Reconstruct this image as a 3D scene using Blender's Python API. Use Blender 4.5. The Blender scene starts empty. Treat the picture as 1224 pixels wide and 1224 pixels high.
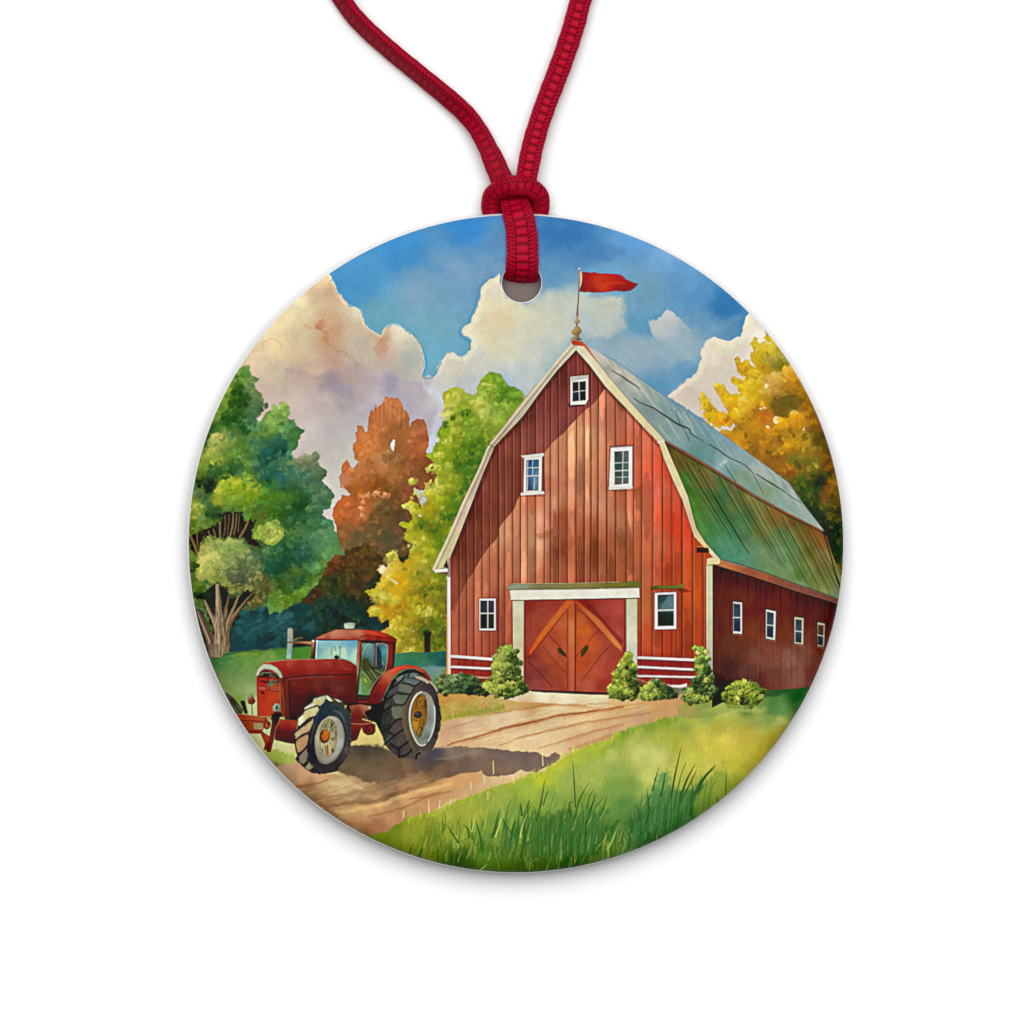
# Round ceramic ornament with a printed farm picture, hung on a red grosgrain ribbon, lying on a white surface
import bpy, bmesh, math
import numpy as np
K = 9.7e-5                      # metres per picture unit: the disc is 76 mm across
scene = bpy.context.scene
# ------------------------------------------------------------------ camera, world, lamps, exposure
CAM_H, TOP = 1.60, 40*K         # camera height over the disc's face; thickness of the disc
cam_d = bpy.data.cameras.new('camera'); cam = bpy.data.objects.new('camera', cam_d)
scene.collection.objects.link(cam); scene.camera = cam
cam.location = (0, 0, TOP+CAM_H)
cam_d.sensor_width = 36; cam_d.lens = 36*CAM_H/(1224*K); cam_d.clip_start = 0.01; cam_d.clip_end = 20
world = bpy.data.worlds.new('World'); scene.world = world; world.use_nodes = True
bg = world.node_tree.nodes['Background']; bg.inputs[0].default_value = (1, 1, 1, 1); bg.inputs[1].default_value = 0.03
def softbox(x, y, z, size, watt):
    d = bpy.data.lights.new('softbox', 'AREA'); d.shape = 'DISK'; d.size = size; d.energy = watt
    o = bpy.data.objects.new('softbox', d); scene.collection.objects.link(o); o.location = (x, y, z); return o
softbox(0.08, 1.85, 3.5, 5.3, 266.0)        # one wide overhead softbox, a little towards the top of the picture
vs = scene.view_settings; vs.view_transform = 'Standard'; vs.look = 'None'; vs.exposure = 0; vs.gamma = 1; vs.use_curve_mapping = False
LIT, VEIL = 1.12, 0.018         # light reaching the print and the sheen its glaze adds: the print's inks are mixed for these
SC = 1.25                       # print resolution, cells per picture unit
def sx(px): return (px-612)*K
def sy(py): return (612-py)*K
def material(name, col, rough=0.5, spec=0.5):
    m = bpy.data.materials.new(name); m.use_nodes = True
    b = m.node_tree.nodes['Principled BSDF']
    b.inputs['Base Color'].default_value = (*col, 1); b.inputs['Roughness'].default_value = rough; b.inputs['Specular IOR Level'].default_value = spec
    return m, m.node_tree, b
def link(name, mesh, mat, parent=None):
    o = bpy.data.objects.new(name, mesh); scene.collection.objects.link(o)
    mesh.materials.append(mat); mesh.shade_smooth()
    if parent: o.parent = parent
    return o
def np_mesh(name, v, f):
    me = bpy.data.meshes.new(name); v = np.asarray(v, np.float32); f = np.asarray(f, np.int32)
    me.vertices.add(len(v)); me.vertices.foreach_set('co', v.ravel())
    me.loops.add(f.size); me.loops.foreach_set('vertex_index', f.ravel())
    me.polygons.add(len(f)); me.polygons.foreach_set('loop_start', np.arange(0, f.size, 4, dtype=np.int32)); me.polygons.foreach_set('loop_total', np.full(len(f), 4, np.int32))
    me.update(calc_edges=True); return me
# ------------------------------------------------------------------ the surface it lies on
m_white, nt, b = material('matte_white_board', (0.9, 0.9, 0.9), 0.9, 0.1)
nz = nt.nodes.new('ShaderNodeTexNoise'); nz.inputs['Scale'].default_value = 900
rp = nt.nodes.new('ShaderNodeValToRGB'); rp.color_ramp.elements[0].color = (0.89, 0.89, 0.89, 1); rp.color_ramp.elements[1].color = (0.91, 0.91, 0.91, 1)
nt.links.new(nz.outputs[0], rp.inputs[0]); nt.links.new(rp.outputs[0], b.inputs['Base Color'])
bm = bmesh.new(); bmesh.ops.create_grid(bm, x_segments=2, y_segments=2, size=2.5)
me = bpy.data.meshes.new('tabletop'); bm.to_mesh(me); bm.free()
table = link('tabletop', me, m_white); table['kind'] = 'structure'
# ------------------------------------------------------------------ the ornament: ceramic body
CX, CY, RX, RY = 616.0, 649.3, 392.9, 394.7
HX, HY, HR = 623.6, 337.8, 23.4
SH_W, SH_D = 18.0, 15.0         # rounded shoulder, width and drop
orn = bpy.data.objects.new('ornament', None); scene.collection.objects.link(orn); orn.location = (sx(CX), sy(CY), 0)
orn.empty_display_size = 0.01
orn['label'] = 'round white ceramic ornament printed with a red barn and tractor, hanging on a red ribbon'; orn['category'] = 'ornament'
def lx(px): return (px-CX)*K
def ly(py): return (CY-py)*K
def dome(px, py):               # height of the glazed face
    r = np.hypot((px-CX)/RX, (py-CY)/RY)*RX
    s = np.clip((r-(RX-SH_W))/SH_W, 0, 1)
    h = np.clip((HR+3.5-np.hypot(px-HX, py-HY))/3.5, 0, 1)
    return TOP-(SH_D*(1-np.sqrt(np.maximum(1-s*s, 0)))+2.0*(1-np.sqrt(np.maximum(1-h*h, 0))))*K
bm = bmesh.new(); N = 256
def ring(cx, cy, rx, ry, z, n):
    return [bm.verts.new((lx(cx+rx*math.cos(2*math.pi*i/n)), ly(cy-ry*math.sin(2*math.pi*i/n)), z)) for i in range(n)]
def bridge(a, b):
    n = len(a)
    for i in range(n): bm.faces.new((a[i], b[i], b[(i+1) % n], a[(i+1) % n]))
def loop_edges(v): return [e for i in range(len(v)) for e in [bm.edges.get((v[i], v[(i+1) % len(v)])) or bm.edges.new((v[i], v[(i+1) % len(v)]))]]
SINK = 0.5*K; rings = []
for i in range(11):             # shoulder, from the flat out to the rim
    a = i/10*math.pi/2; s = math.sin(a)
    rings.append(ring(CX, CY, RX-SH_W+SH_W*s, RY-SH_W+SH_W*s, TOP-SINK-SH_D*(1-math.cos(a))*K, N))
for dr, z in ((0, 23), (1.5, 21.5), (18, 8), (22, 7)): rings.append(ring(CX, CY, RX-dr, RY-dr, z*K, N))   # undercut back edge, shaped to deepen the cast shadow; the disc rests on the ribbon behind it
for p, q in zip(rings, rings[1:]): bridge(p, q)
hr = []
for i in range(5):
    a = (1-i/4)*math.pi/2; s = math.sin(a)
    hr.append(ring(HX, HY, HR+3.5*(1-math.cos(a)) if False else HR+3.5*(1-i/4), HR+3.5*(1-i/4), TOP-SINK-2.0*(1-math.sqrt(max(1-(i/4)**2, 0)))*K, 64))
hr.append(ring(HX, HY, HR, HR, 32*K, 64)); hr.append(ring(HX, HY-1, HR-1.5, HR-2.5, 26*K, 64)); hr.append(ring(HX, HY-9, 9, 8, 19*K, 64)); hr.append(ring(HX, HY-9, 9, 8, 7*K, 64))      # the hole narrows towards the back, shaped to look shaded inside
for p, q in zip(hr, hr[1:]): bridge(q, p)
bmesh.ops.triangle_fill(bm, use_beauty=True, use_dissolve=False, edges=loop_edges(rings[0])+loop_edges(hr[0]))
bmesh.ops.triangle_fill(bm, use_beauty=True, use_dissolve=False, edges=loop_edges(rings[-1])+loop_edges(hr[-1]))
bmesh.ops.recalc_face_normals(bm, faces=bm.faces)
me = bpy.data.meshes.new('ceramic_body'); bm.to_mesh(me); bm.free()
m_cer, nt, b = material('white_glazed_ceramic', (0.80, 0.79, 0.78), 0.25, 0.3)
body = link('ceramic_body', me, m_cer, orn)
me.set_sharp_from_angle(angle=math.radians(50))
m_shade_brown, nt, b = material('shade_deepening_brown', (0.17, 0.138, 0.128), 0.85, 0.2); me.materials.append(m_shade_brown)
for p in me.polygons:           # back, undercut and inside of the hole: dark brown added to deepen the shade
    z = p.center.z/K; dh = math.hypot(p.center.x/K+CX-HX, CY-p.center.y/K-HY)
    if z < 22.6 or (dh < HR+1 and z < 38): p.material_index = 1
# ------------------------------------------------------------------ the watercolour printed on the disc
# a small numpy painter: polygons, strokes and washes with wet edges, in picture millimetre-like units
import numpy as np
X0, Y0, X1, Y1 = 218.0, 249.0, 1014.0, 1050.0
NX, NY = int((X1-X0)*SC), int((Y1-Y0)*SC)
gx = (X0 + (np.arange(NX)+0.5)/SC).astype(np.float32)
gy = (Y0 + (np.arange(NY)+0.5)/SC).astype(np.float32)
CAN = np.zeros((NY, NX, 3), np.float32)
IDS = np.zeros((NY, NX), np.int16)
_rng = np.random.RandomState(7)
_tiles = {}
def _tile(seed):
    if seed not in _tiles:
        _tiles[seed] = np.random.RandomState(1000+seed).rand(256, 256).astype(np.float32)
    return _tiles[seed]
def vnoise(x, y, s, seed=0):
    t = _tile(seed); u = x/s + 37.3; v = y/s + 11.7
    i = np.floor(u).astype(np.int32); j = np.floor(v).astype(np.int32)
    fx = u-i; fy = v-j
    fx = fx*fx*(3-2*fx); fy = fy*fy*(3-2*fy)
    i &= 255; j &= 255; i2 = (i+1) & 255; j2 = (j+1) & 255
    a = t[j, i]*(1-fx) + t[j, i2]*fx; b = t[j2, i]*(1-fx) + t[j2, i2]*fx
    return a*(1-fy) + b*fy
def fbm(x, y, s, seed=0, o=3):
    r = 0; a = 1.0; w = 0
    for k in range(o):
        r = r + a*vnoise(x, y, s/(2.03**k), seed+k); w += a; a *= 0.55
    return r/w*2-1
FR = [0, 0, 1.0]
def F(x0=0, y0=0, f=1.0): FR[:] = [x0, y0, f]
def T(pts):
    a = np.array(pts, np.float32).reshape(-1, 2)
    return np.stack([FR[0]+a[:, 0]/FR[2], FR[1]+a[:, 1]/FR[2]], 1)
def box(xa, ya, xb, yb, pad):
    i0 = max(0, int((xa-pad-X0)*SC)); i1 = min(NX, int((xb+pad-X0)*SC)+2)
    j0 = max(0, int((ya-pad-Y0)*SC)); j1 = min(NY, int((yb+pad-Y0)*SC)+2)
    if i1 <= i0 or j1 <= j0: return None
    return slice(j0, j1), slice(i0, i1)
def grid(b, rough=0, rs=8, seed=3, o=3):
    x = np.broadcast_to(gx[b[1]][None, :], (b[0].stop-b[0].start, b[1].stop-b[1].start))
    y = np.broadcast_to(gy[b[0]][:, None], x.shape)
    if rough:
        return x + rough*fbm(x, y, rs, seed, o), y + rough*fbm(x, y, rs, seed+9, o)
    return x, y
def spline(p, closed=True, n=5):
    m = len(p); out = []
    for i in range(m if closed else m-1):
        if closed: a, b, c, d = p[(i-1) % m], p[i], p[(i+1) % m], p[(i+2) % m]
        else: a, b, c, d = p[max(i-1, 0)], p[i], p[i+1], p[min(i+2, m-1)]
        for k in range(n):
            t = k/n
            out.append(0.5*((2*b)+(c-a)*t+(2*a-5*b+4*c-d)*t*t+(3*b-a-3*c+d)*t**3))
    if not closed: out.append(p[-1])
    return np.array(out, np.float32)
def P(pts, soft=0.0, rough=0.0, rs=8, seed=3, o=3, smooth=False):
    """filled polygon -> (box, mask)"""
    p = T(pts)
    if smooth: p = spline(p)
    b = box(p[:, 0].min(), p[:, 1].min(), p[:, 0].max(), p[:, 1].max(), rough+soft*2+2)
    if b is None: return None
    x, y = grid(b, rough*1.5, rs, seed, o+1)
    ins = np.zeros(x.shape, bool); d2 = np.full(x.shape, 1e9, np.float32)
    q = np.roll(p, -1, 0)
    for (ax, ay), (bx, by) in zip(p, q):
        ex, ey = bx-ax, by-ay; L2 = ex*ex+ey*ey
        if L2 < 1e-9: continue
        wx, wy = x-ax, y-ay
        t = np.clip((wx*ex+wy*ey)/L2, 0, 1)
        dx = wx-t*ex; dy = wy-t*ey
        np.minimum(d2, dx*dx+dy*dy, out=d2)
        if by != ay:
            c = ((ay > y) != (by > y)) & (x < (bx-ax)*(y-ay)/(by-ay)+ax)
            ins ^= c
    sd = np.sqrt(d2); sd[ins] *= -1
    return b, _step(sd, soft), sd
def _step(sd, soft):
    w = max(0.55, soft)
    t = np.clip(0.5-sd/(2*w), 0, 1)
    return t*t*(3-2*t) if soft > 0.6 else t
def E(cx, cy, rx, ry, rot=0, soft=0.0, rough=0.0, rs=6, seed=3):
    c = T([cx, cy])[0]; rx /= FR[2]; ry /= FR[2]; r = max(rx, ry)
    b = box(c[0]-r, c[1]-r, c[0]+r, c[1]+r, rough+soft*2+2)
    if b is None: return None
    x, y = grid(b, rough, rs, seed)
    a = math.radians(rot); dx = x-c[0]; dy = y-c[1]
    u = dx*math.cos(a)+dy*math.sin(a); v = -dx*math.sin(a)+dy*math.cos(a)
    k = np.sqrt((u/rx)**2+(v/ry)**2)+1e-6
    sd = (k-1)*np.sqrt(u*u+v*v)/k
    return b, _step(sd, soft), sd
def L(pts, w, soft=0.0, rough=0.0, rs=8, seed=3, smooth=True):
    """stroke; w a width or a (start, middle, end) list of widths"""
    p = T(pts)
    if smooth and len(p) > 2: p = spline(p, False, 4)
    n = len(p); ws = np.interp(np.linspace(0, 1, n), np.linspace(0, 1, len(w)), w) if hasattr(w, '__len__') else np.full(n, float(w))
    b = box(p[:, 0].min(), p[:, 1].min(), p[:, 0].max(), p[:, 1].max(), ws.max()+rough+soft*2+2)
    if b is None: return None
    x, y = grid(b, rough, rs, seed); sd = np.full(x.shape, 1e9, np.float32)
    for i in range(n-1):
        ax, ay = p[i]; ex, ey = p[i+1]-p[i]; L2 = ex*ex+ey*ey+1e-9
        t = np.clip(((x-ax)*ex+(y-ay)*ey)/L2, 0, 1)
        d = np.hypot(x-ax-t*ex, y-ay-t*ey)-(ws[i]*(1-t)+ws[i+1]*t)/2
        np.minimum(sd, d, out=sd)
    return b, _step(sd, soft), sd
def wash(s, warp=10, pw=3.0, seed=21):
    """colour field from samples x, y, r, g, b"""
    a = np.array(s, np.float32).reshape(-1, 5); xy = T(a[:, :2]); c = a[:, 2:]/255.0
    def f(b):
        x, y = grid(b, warp, 26, seed, 4)
        W = 0; A = 0
        for (px, py), col in zip(xy, c):
            w = (((x-px)**2+(y-py)**2)+30.0)**(-pw/2)
            W = W+w; A = A+w[..., None]*col
        return A/W[..., None]
    return f
def rgb(*c): return np.array(c, np.float32)/255.0
def fill(m, col, a=1.0, edge=0.0, ew=2.0, mot=0.0, ms=10, id=None, clip=None, seed=50):
    if m is None: return
    b, k, sd = m
    k = k*a
    if clip is not None: k = k*clip[b]
    c = col(b) if callable(col) else np.broadcast_to(rgb(*col), k.shape+(3,))
    c = c.copy()
    if mot:
        x, y = grid(b)
        v = fbm(x, y, ms, seed, 4)
        c *= (1+mot*v)[..., None]
    if edge:
        e = np.exp(-np.maximum(-sd, 0)/ew)*edge
        c *= (1-e)[..., None]
    CAN[b] = CAN[b]*(1-k[..., None]) + c*k[..., None]
    if id is not None:
        sub = IDS[b]; sub[k > 0.5] = id
def shade(m, f, a=1.0, clip=None):
    """multiply what is there by f (r, g, b)"""
    if m is None: return
    b, k, sd = m; k = k*a
    if clip is not None: k = k*clip[b]
    CAN[b] *= 1-k[..., None]*(1-np.array(f, np.float32))
def full(m):
    z = np.zeros((NY, NX), np.float32)
    z[m[0]] = m[1]
    return z
def dabs(m, n, size=(2, 5), amt=0.12, asp=0.6, seed=1, tint=None, rough=1.6, rot=None, a=0.7, thr=0.5, where=None):
    """n little brush marks inside the mask m, each lighter or darker than the paint under it"""
    r = np.random.RandomState(seed); b, k, sd = m
    ys, xs = np.nonzero(k > thr)
    if where is not None:
        s = where(gx[b[1]][xs], gy[b[0]][ys]); ys, xs = ys[s], xs[s]
    if len(xs) == 0: return
    fr = FR[:]; F()
    for i in range(n):
        j = r.randint(len(xs)); x = gx[b[1]][xs[j]]; y = gy[b[0]][ys[j]]
        c = CAN[b[0].start+ys[j], b[1].start+xs[j]]*255
        q = r.uniform(-1, 1)*amt
        c = np.clip(c*(1+q)+(q > 0)*q*np.array([60, 60, 10]), 0, 255)
        if tint is not None and r.rand() < 0.5: c = c*0.6+np.array(tint[r.randint(len(tint))])*0.4
        s = r.uniform(*size)
        e = E(x, y, s, s*asp, (r.uniform(0, 180) if rot is None else rot+r.uniform(-20, 20)), rough=rough, rs=3.2, seed=int(r.randint(30)))
        if e is None: continue
        bb, kk, ss = e
        kk = kk*a*(MASKFULL[bb] if MASKFULL is not None else 1)
        CAN[bb] = CAN[bb]*(1-kk[..., None])+rgb(*c)*kk[..., None]
    FR[:] = fr
MASKFULL = None
def foliage(m, w, n=200, size=(2, 5), amt=0.14, id=None, mot=0.12, ms=14, edge=0.1, seed=1, tint=None):
    global MASKFULL
    b_, k_, s_ = m; m = (b_, _step(s_, 1.0), s_)
    fill(m, w, edge=edge*.55, mot=mot, ms=ms, id=id, seed=40+seed)
    MASKFULL = full(m)
    dabs(m, n, size, amt, seed=seed, tint=tint)
    dabs(m, n, (size[0]*0.5, size[1]*0.5), amt*1.1, seed=seed+5, tint=tint)
    MASKFULL = None
def tufts(m, n, seed=1, r=(4.5, 9), up=1.24, dn=.74, a=.42):
    """rounded leafy masses, each lighter on top and darker beneath, in the paint's own local colour"""
    global MASKFULL
    g = np.random.RandomState(seed); b, k, sd = m; ys, xs = np.nonzero(k > .9); fr = FR[:]; F()
    for i in range(n):
        j = g.randint(len(xs)); x = gx[b[1]][xs[j]]; y = gy[b[0]][ys[j]]
        c = CAN[b[0].start+ys[j], b[1].start+xs[j]]*255
        clump(x, y, g.uniform(*r), tuple(np.clip(c*up+10, 0, 235)), tuple(c*dn), 16, seed*100+i, size=(1.3, 3.2), a=a)
    FR[:] = fr
def clump(cx, cy, r, light, dark, n=26, seed=1, asp=0.8, size=(2.0, 4.5), a=0.85):
    """a leafy tuft: dark dabs low and right, light dabs high and left"""
    g = np.random.RandomState(seed); c = T([cx, cy])[0]; fr = FR[:]; F(); r = r
    for i in range(n):
        t = i/n; an = g.uniform(0, 6.283); q = r*math.sqrt(g.rand())
        x = c[0]+q*math.cos(an); y = c[1]+q*asp*math.sin(an)
        h = np.clip(0.5-(x-c[0])*0.3/r-(y-c[1])*0.55/(r*asp)+g.uniform(-.25, .25), 0, 1)
        col = np.array(dark)*(1-h)+np.array(light)*h
        s = g.uniform(*size)
        fill(E(x, y, s, s*0.62, g.uniform(0, 180), rough=1.4, rs=3, seed=int(g.randint(30))), tuple(col), a)
    FR[:] = fr
ID = dict(sky=0, cloud=1, tree_green=2, tree_orange=3, tree_lime=4, tree_gold=5, woods=6, lawn=7, road=8, grass=9, barn=10, roof=11, door=12,
          trim=13, fence=14, tractor=15, wheel_front=16, wheel_rear=17, flag=18, finial=19, post=20, tree_trunk=21)
WIN = 30; BUSH = 50
# ---------------- sky
F()
ALL = P([200, 230, 1030, 230, 1030, 1060, 200, 1060])
fill(ALL, wash([560,275,56,136,210, 480,300,62,144,212, 430,335,74,152,210, 500,350,122,165,196, 540,325,114,158,196, 500,400,108,168,194, 460,380,105,168,192,
  560,400,104,166,198, 520,430,108,172,200, 595,290,88,145,195, 590,320,110,155,195, 660,285,58,122,190, 690,278,60,124,190, 700,300,80,140,196, 740,320,108,160,200, 700,345,118,165,192,
  655,320,95,150,195, 770,340,110,160,192, 820,330,96,156,206, 868,366,52,120,182, 800,300,118,170,222, 760,290,95,155,215, 850,395,105,155,190, 840,350,85,145,200, 765,420,150,175,186,
  720,430,140,172,190, 690,440,150,178,190, 790,440,110,158,192, 785,470,95,150,190, 650,420,168,188,192, 640,450,160,185,195, 770,385,100,158,192, 830,420,120,162,190, 700,380,165,185,185,
  620,470,150,182,205, 600,480,140,178,208, 820,450,100,152,190], 9), mot=0.035, ms=34, id=ID['sky'])
# deeper brushings of blue
for x, y, rx, ry, c, a in [(700,290,48,13,(54,118,186),.35), (868,368,20,9,(52,120,180),.6), (478,302,60,10,(72,150,208),.3), (770,392,22,10,(88,152,190),.55), (783,455,16,14,(84,144,188),.4), (640,300,12,18,(80,142,196),.4),
   (560,330,20,14,(135,168,192),.3), (520,385,34,16,(122,174,190),.35), (840,300,30,8,(120,175,228),.4), (745,300,30,14,(88,150,206),.3), (640,360,10,12,(120,165,195),.3)]:
    fill(E(x, y, rx, ry, 20, soft=7, rough=6, rs=14, seed=int(x) % 17), c, a)
# ---------------- clouds
F()
cm = P([596,328,590,333,584,334,578,340,574,350,573,358,570,368,566,376,563,385,556,390,552,394,553,400,559,403,563,408,562,418,556,423,551,427,546,425,543,421,535,422,530,428,525,436,521,445,518,450,510,448,
  505,470,515,560,620,520,640,470,640,440,668,405,690,372,685,352,668,342,650,352,630,366,606,356,600,344], rough=1.6, rs=6, seed=4)
cw = wash([600,345,222,214,190, 590,365,228,218,180, 580,400,222,210,168, 600,380,224,205,160, 560,400,226,218,190, 570,430,205,205,195, 545,435,214,206,184, 525,450,210,205,190, 560,460,190,195,195,
  610,420,215,212,188, 640,390,212,212,186, 655,365,205,208,186, 670,360,195,202,190, 620,445,190,198,198, 600,460,170,190,205, 530,480,198,198,200, 650,410,195,202,196, 625,375,222,218,180, 590,415,220,212,176], 8)
sm = P([600,344,606,356,630,364,655,347,680,340,700,350,692,385,668,415,645,442,622,478,600,470,560,450,590,400], soft=12, rough=8, rs=22, seed=6)
fill(sm, cw, 0.9, id=None)
hm = full(cm); gr_x = np.clip((652-gx)/40, 0, 1)[None, :]
fill(cm, cw, 1, edge=0.0, mot=0.03, ms=18, id=ID['cloud'], clip=np.broadcast_to(gr_x, hm.shape))
L1 = L([596,329,578,341,573,358,563,385,552,395,559,403,563,409,562,418,551,428,543,422,534,422,524,437,518,451], 1.1, rough=1.4, rs=6, seed=4)
for dx in (-1.6,):
    F(0, 0, 1); 
    fill(L([590+dx,331,577+dx,340,571+dx,358,561+dx,385,550+dx,396,557+dx,405,561,410,560,419,551,430], 1.8, rough=1.6, rs=6, seed=4, soft=1.0), (70,140,178), 0.45)
F()
fill(L([598,334,584,340,578,350,575,364,568,382,562,392,558,398,566,404,568,414,560,426,550,430,540,426,530,432,524,444], [5,7,5], soft=3, rough=3, rs=5), (242,234,206), .5, clip=full(cm))
# patch under the flag
fill(P([700,352,718,356,730,352,738,356,745,356,748,362,748,372,744,392,728,402,700,404,690,390,695,362], soft=5, rough=5, rs=12, seed=9), wash([735,360,208,204,182, 720,375,196,202,190, 700,390,180,195,195, 745,385,180,194,190], 5), 0.85)
fill(L([739,354,746,357,750,366,752,376], [.6, 2, 1], soft=1.5, rough=1, rs=4), (78,140,172), 0.4)
# small cloud
fill(P([774,383,778,385,781,382,786,382,790,378,797,370,802,373,806,373,810,379,813,384,819,387,826,396,826,410,815,420,800,418,788,410,780,400,778,392], soft=1.5, rough=2.4, rs=5, seed=12),
     wash([797,376,198,198,196, 785,390,190,194,192, 805,395,186,190,190, 815,410,165,178,190, 800,412,172,184,192], 4), .95, id=ID['cloud'])
fill(P([776,400,800,404,818,384,848,410,830,434,796,434,770,416], soft=9, rough=7, rs=12), (146,176,192), .9, id=0)
fill(L([772,384,780,380,788,377,796,369], [1, 3, 1], soft=2, rough=1.2, rs=5), (66,138,184), .5)
# soft low haze between small cloud and roof
fill(P([705,420,740,400,790,418,800,440,770,452,735,445], soft=14, rough=8, rs=20), (150,176,192), .5)
# right cloud
fill(P([896,372,892,380,889,388,888,396,884,402,878,405,870,408,862,405,852,402,846,406,842,413,838,420,839,428,836,434,834,442,829,449,820,455,812,462,798,473,850,508,880,540,1000,560,1010,420,960,380], rough=1.6, rs=6, seed=15),
     wash([896,384,228,218,194, 885,405,222,212,190, 860,412,222,214,184, 848,430,222,210,190, 870,450,212,202,182, 840,450,214,200,180, 820,475,208,192,176, 850,480,212,198,180, 860,500,214,198,184, 905,400,236,230,212, 890,425,222,212,192], 6), mot=0.025, ms=20, edge=-0.05, ew=3, id=ID['cloud'])
fill(P([838,398,860,396,880,388,892,374,880,376,862,386], soft=5, rough=3, rs=8), (120,165,192), .4)
fill(L([899,378,893,388,892,398,884,407,866,413,852,407,846,412,842,420,843,430,838,440,832,452,816,462,803,474], [6,6,5], soft=3, rough=3, rs=5), (238,230,206), .5)
# left cloud
lc = P([391,322,395,333,400,340,405,350,411,360,419,366,430,369,433,378,435,386,440,395,446,396,454,401,458,398,460,392,467,390,472,388,477,391,481,391,485,396,492,400,499,407,503,415,505,424,507,430,507,440,505,447,510,452,
  518,452,530,480,560,560,520,640,300,640,200,480,240,380,330,320], rough=2.2, rs=5, seed=16)
fill(lc, wash([385,332,238,206,160, 340,372,240,222,168, 355,352,250,236,186, 320,395,246,224,172, 330,410,238,214,162, 300,430,232,205,168, 292,450,222,190,165, 325,440,206,190,160, 350,420,214,192,150, 370,400,214,196,154,
  365,372,226,210,164, 385,350,212,184,146, 400,352,206,176,140, 398,375,206,168,130, 400,395,204,156,120, 392,410,198,158,122, 415,365,216,196,160, 428,375,220,212,184, 425,395,206,186,155, 432,410,192,182,160, 440,425,194,184,162,
  450,415,206,176,148, 457,408,200,156,128, 463,425,202,170,150, 475,400,224,216,188, 490,412,212,206,180, 492,430,172,174,162, 480,440,188,180,168, 500,440,184,186,174, 400,430,194,154,134, 375,440,200,170,148, 350,450,196,172,158,
  395,455,160,142,146, 420,450,186,160,152, 410,468,158,148,158, 440,455,184,166,170, 470,455,176,166,176, 450,475,190,178,184, 380,480,192,176,174, 350,480,202,184,172, 330,500,206,186,172, 310,470,206,180,162, 300,505,212,196,184,
  370,520,204,194,184, 400,520,188,182,182, 430,510,188,180,182, 455,490,176,168,176, 500,470,182,172,180, 510,500,182,174,182, 480,480,176,168,178, 400,560,202,196,184, 420,545,202,196,184, 510,540,196,200,204, 380,590,212,208,196, 520,470,204,206,206], 9),
  mot=0.035, ms=20, edge=-0.06, ew=4, id=ID['cloud'])
# wet edges inside the clouds
fill(L([391,324,400,341,410,361,430,370,435,387,447,397,455,402,461,391,472,388,482,392,492,400,503,415,508,434,505,447], 1.6, soft=1.3, rough=1.5, rs=6, seed=16), (246,236,206), .55)
fill(L([482,391,494,400,505,415,510,435,506,449,511,452,520,448,527,433], 2.2, soft=1.5, rough=1.2, rs=6, seed=16), (66,142,184), .6)
F(300, 320, 4.708)
fill(L([310,325,350,345,395,340], 3, soft=1.6, rough=3, rs=3), (196,134,94), .32)
fill(E(385,320,26,26,0, soft=2, rough=4, rs=4), (196,124,84), .55)
fill(L([370,335,400,350,425,380,418,415,440,430], [3,6,3], soft=1.8, rough=4, rs=4), (192,118,78), .42)
fill(L([440,435,480,465,520,475,560,505,605,550], 1.4, soft=.8, rough=3, rs=4), (158,112,94), .32)
fill(P([690,465,735,395,765,400,775,440,740,490,700,500], soft=3, rough=3, rs=6), (196,146,120), .55)
fill(L([690,462,712,430,745,395], 1.3, soft=.8, rough=1, rs=4), (180,112,84), .4)
fill(L([60,440,90,412,130,408,165,425,175,460], 2.2, soft=1.4, rough=3.5, rs=4), (200,152,116), .34)
fill(L([0,450,30,470,60,465,90,440], 1, soft=1, rough=1.2, rs=5), (216,170,130), .5)
fill(L([5,550,60,480,150,380,220,310], 1.2, soft=1), (238,206,170), .4)
fill(L([520,255,545,290,560,330,575,325], 2, soft=1.2, rough=4, rs=3), (198,164,124), .5)
fill(L([440,70,450,140,500,190,520,220], 1.6, soft=1, rough=2, rs=5), (196,158,124), .35)
fill(L([210,580,300,595,380,615,470,600], 5, soft=3, rough=4, rs=6), (160,140,144), .25)
fill(L([830,625,880,655,960,655,1000,675], 3, soft=2, rough=3, rs=6), (156,148,172), .2)
fill(E(780, 660, 45, 60, 0, soft=6, rough=5, rs=9), (150,150,175), .5)
fill(E(910, 490, 55, 90, 10, soft=6, rough=5, rs=9), (168,176,166), .45)
fill(E(450, 670, 60, 35, 0, soft=6, rough=5, rs=9), (150,140,158), .4)
fill(L([965,640,1000,690,1060,730,1075,780,1040,900,1010,1000], [2,5,6,8,5], soft=3, rough=2.5, rs=9), (206,212,228), .5)

# ---------------- dark woods behind everything low
F()
fill(P([225,640,560,640,560,800,225,800], soft=3, rough=4, rs=12, seed=19), wash([240,700,30,60,40, 300,760,36,78,78, 330,745,44,84,84, 350,720,32,66,60, 400,740,22,62,58, 430,700,38,62,44, 390,690,40,62,34, 440,740,18,50,44,
  480,760,30,60,50, 500,770,28,72,92, 525,775,26,68,98, 300,775,30,66,72, 360,770,30,62,58, 420,760,20,50,46, 250,760,22,66,60, 460,690,70,62,36, 410,665,60,70,30], 8), mot=.12, ms=12, id=ID['woods'])
_w = P([280,725,420,690,520,760,540,790,280,790]); MASKFULL = full(_w)
dabs(_w, 260, (3, 8), .16, seed=3, tint=[(44,100,110), (20,50,46), (60,110,130)]); MASKFULL = None
for i in range(60):
    x, y = _rng.uniform(285, 345), _rng.uniform(735, 772)
    fill(L([x, y, x+_rng.uniform(5, 14), y-_rng.uniform(2, 8)], .8, soft=.8), (70,120,135), .25)
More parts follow.
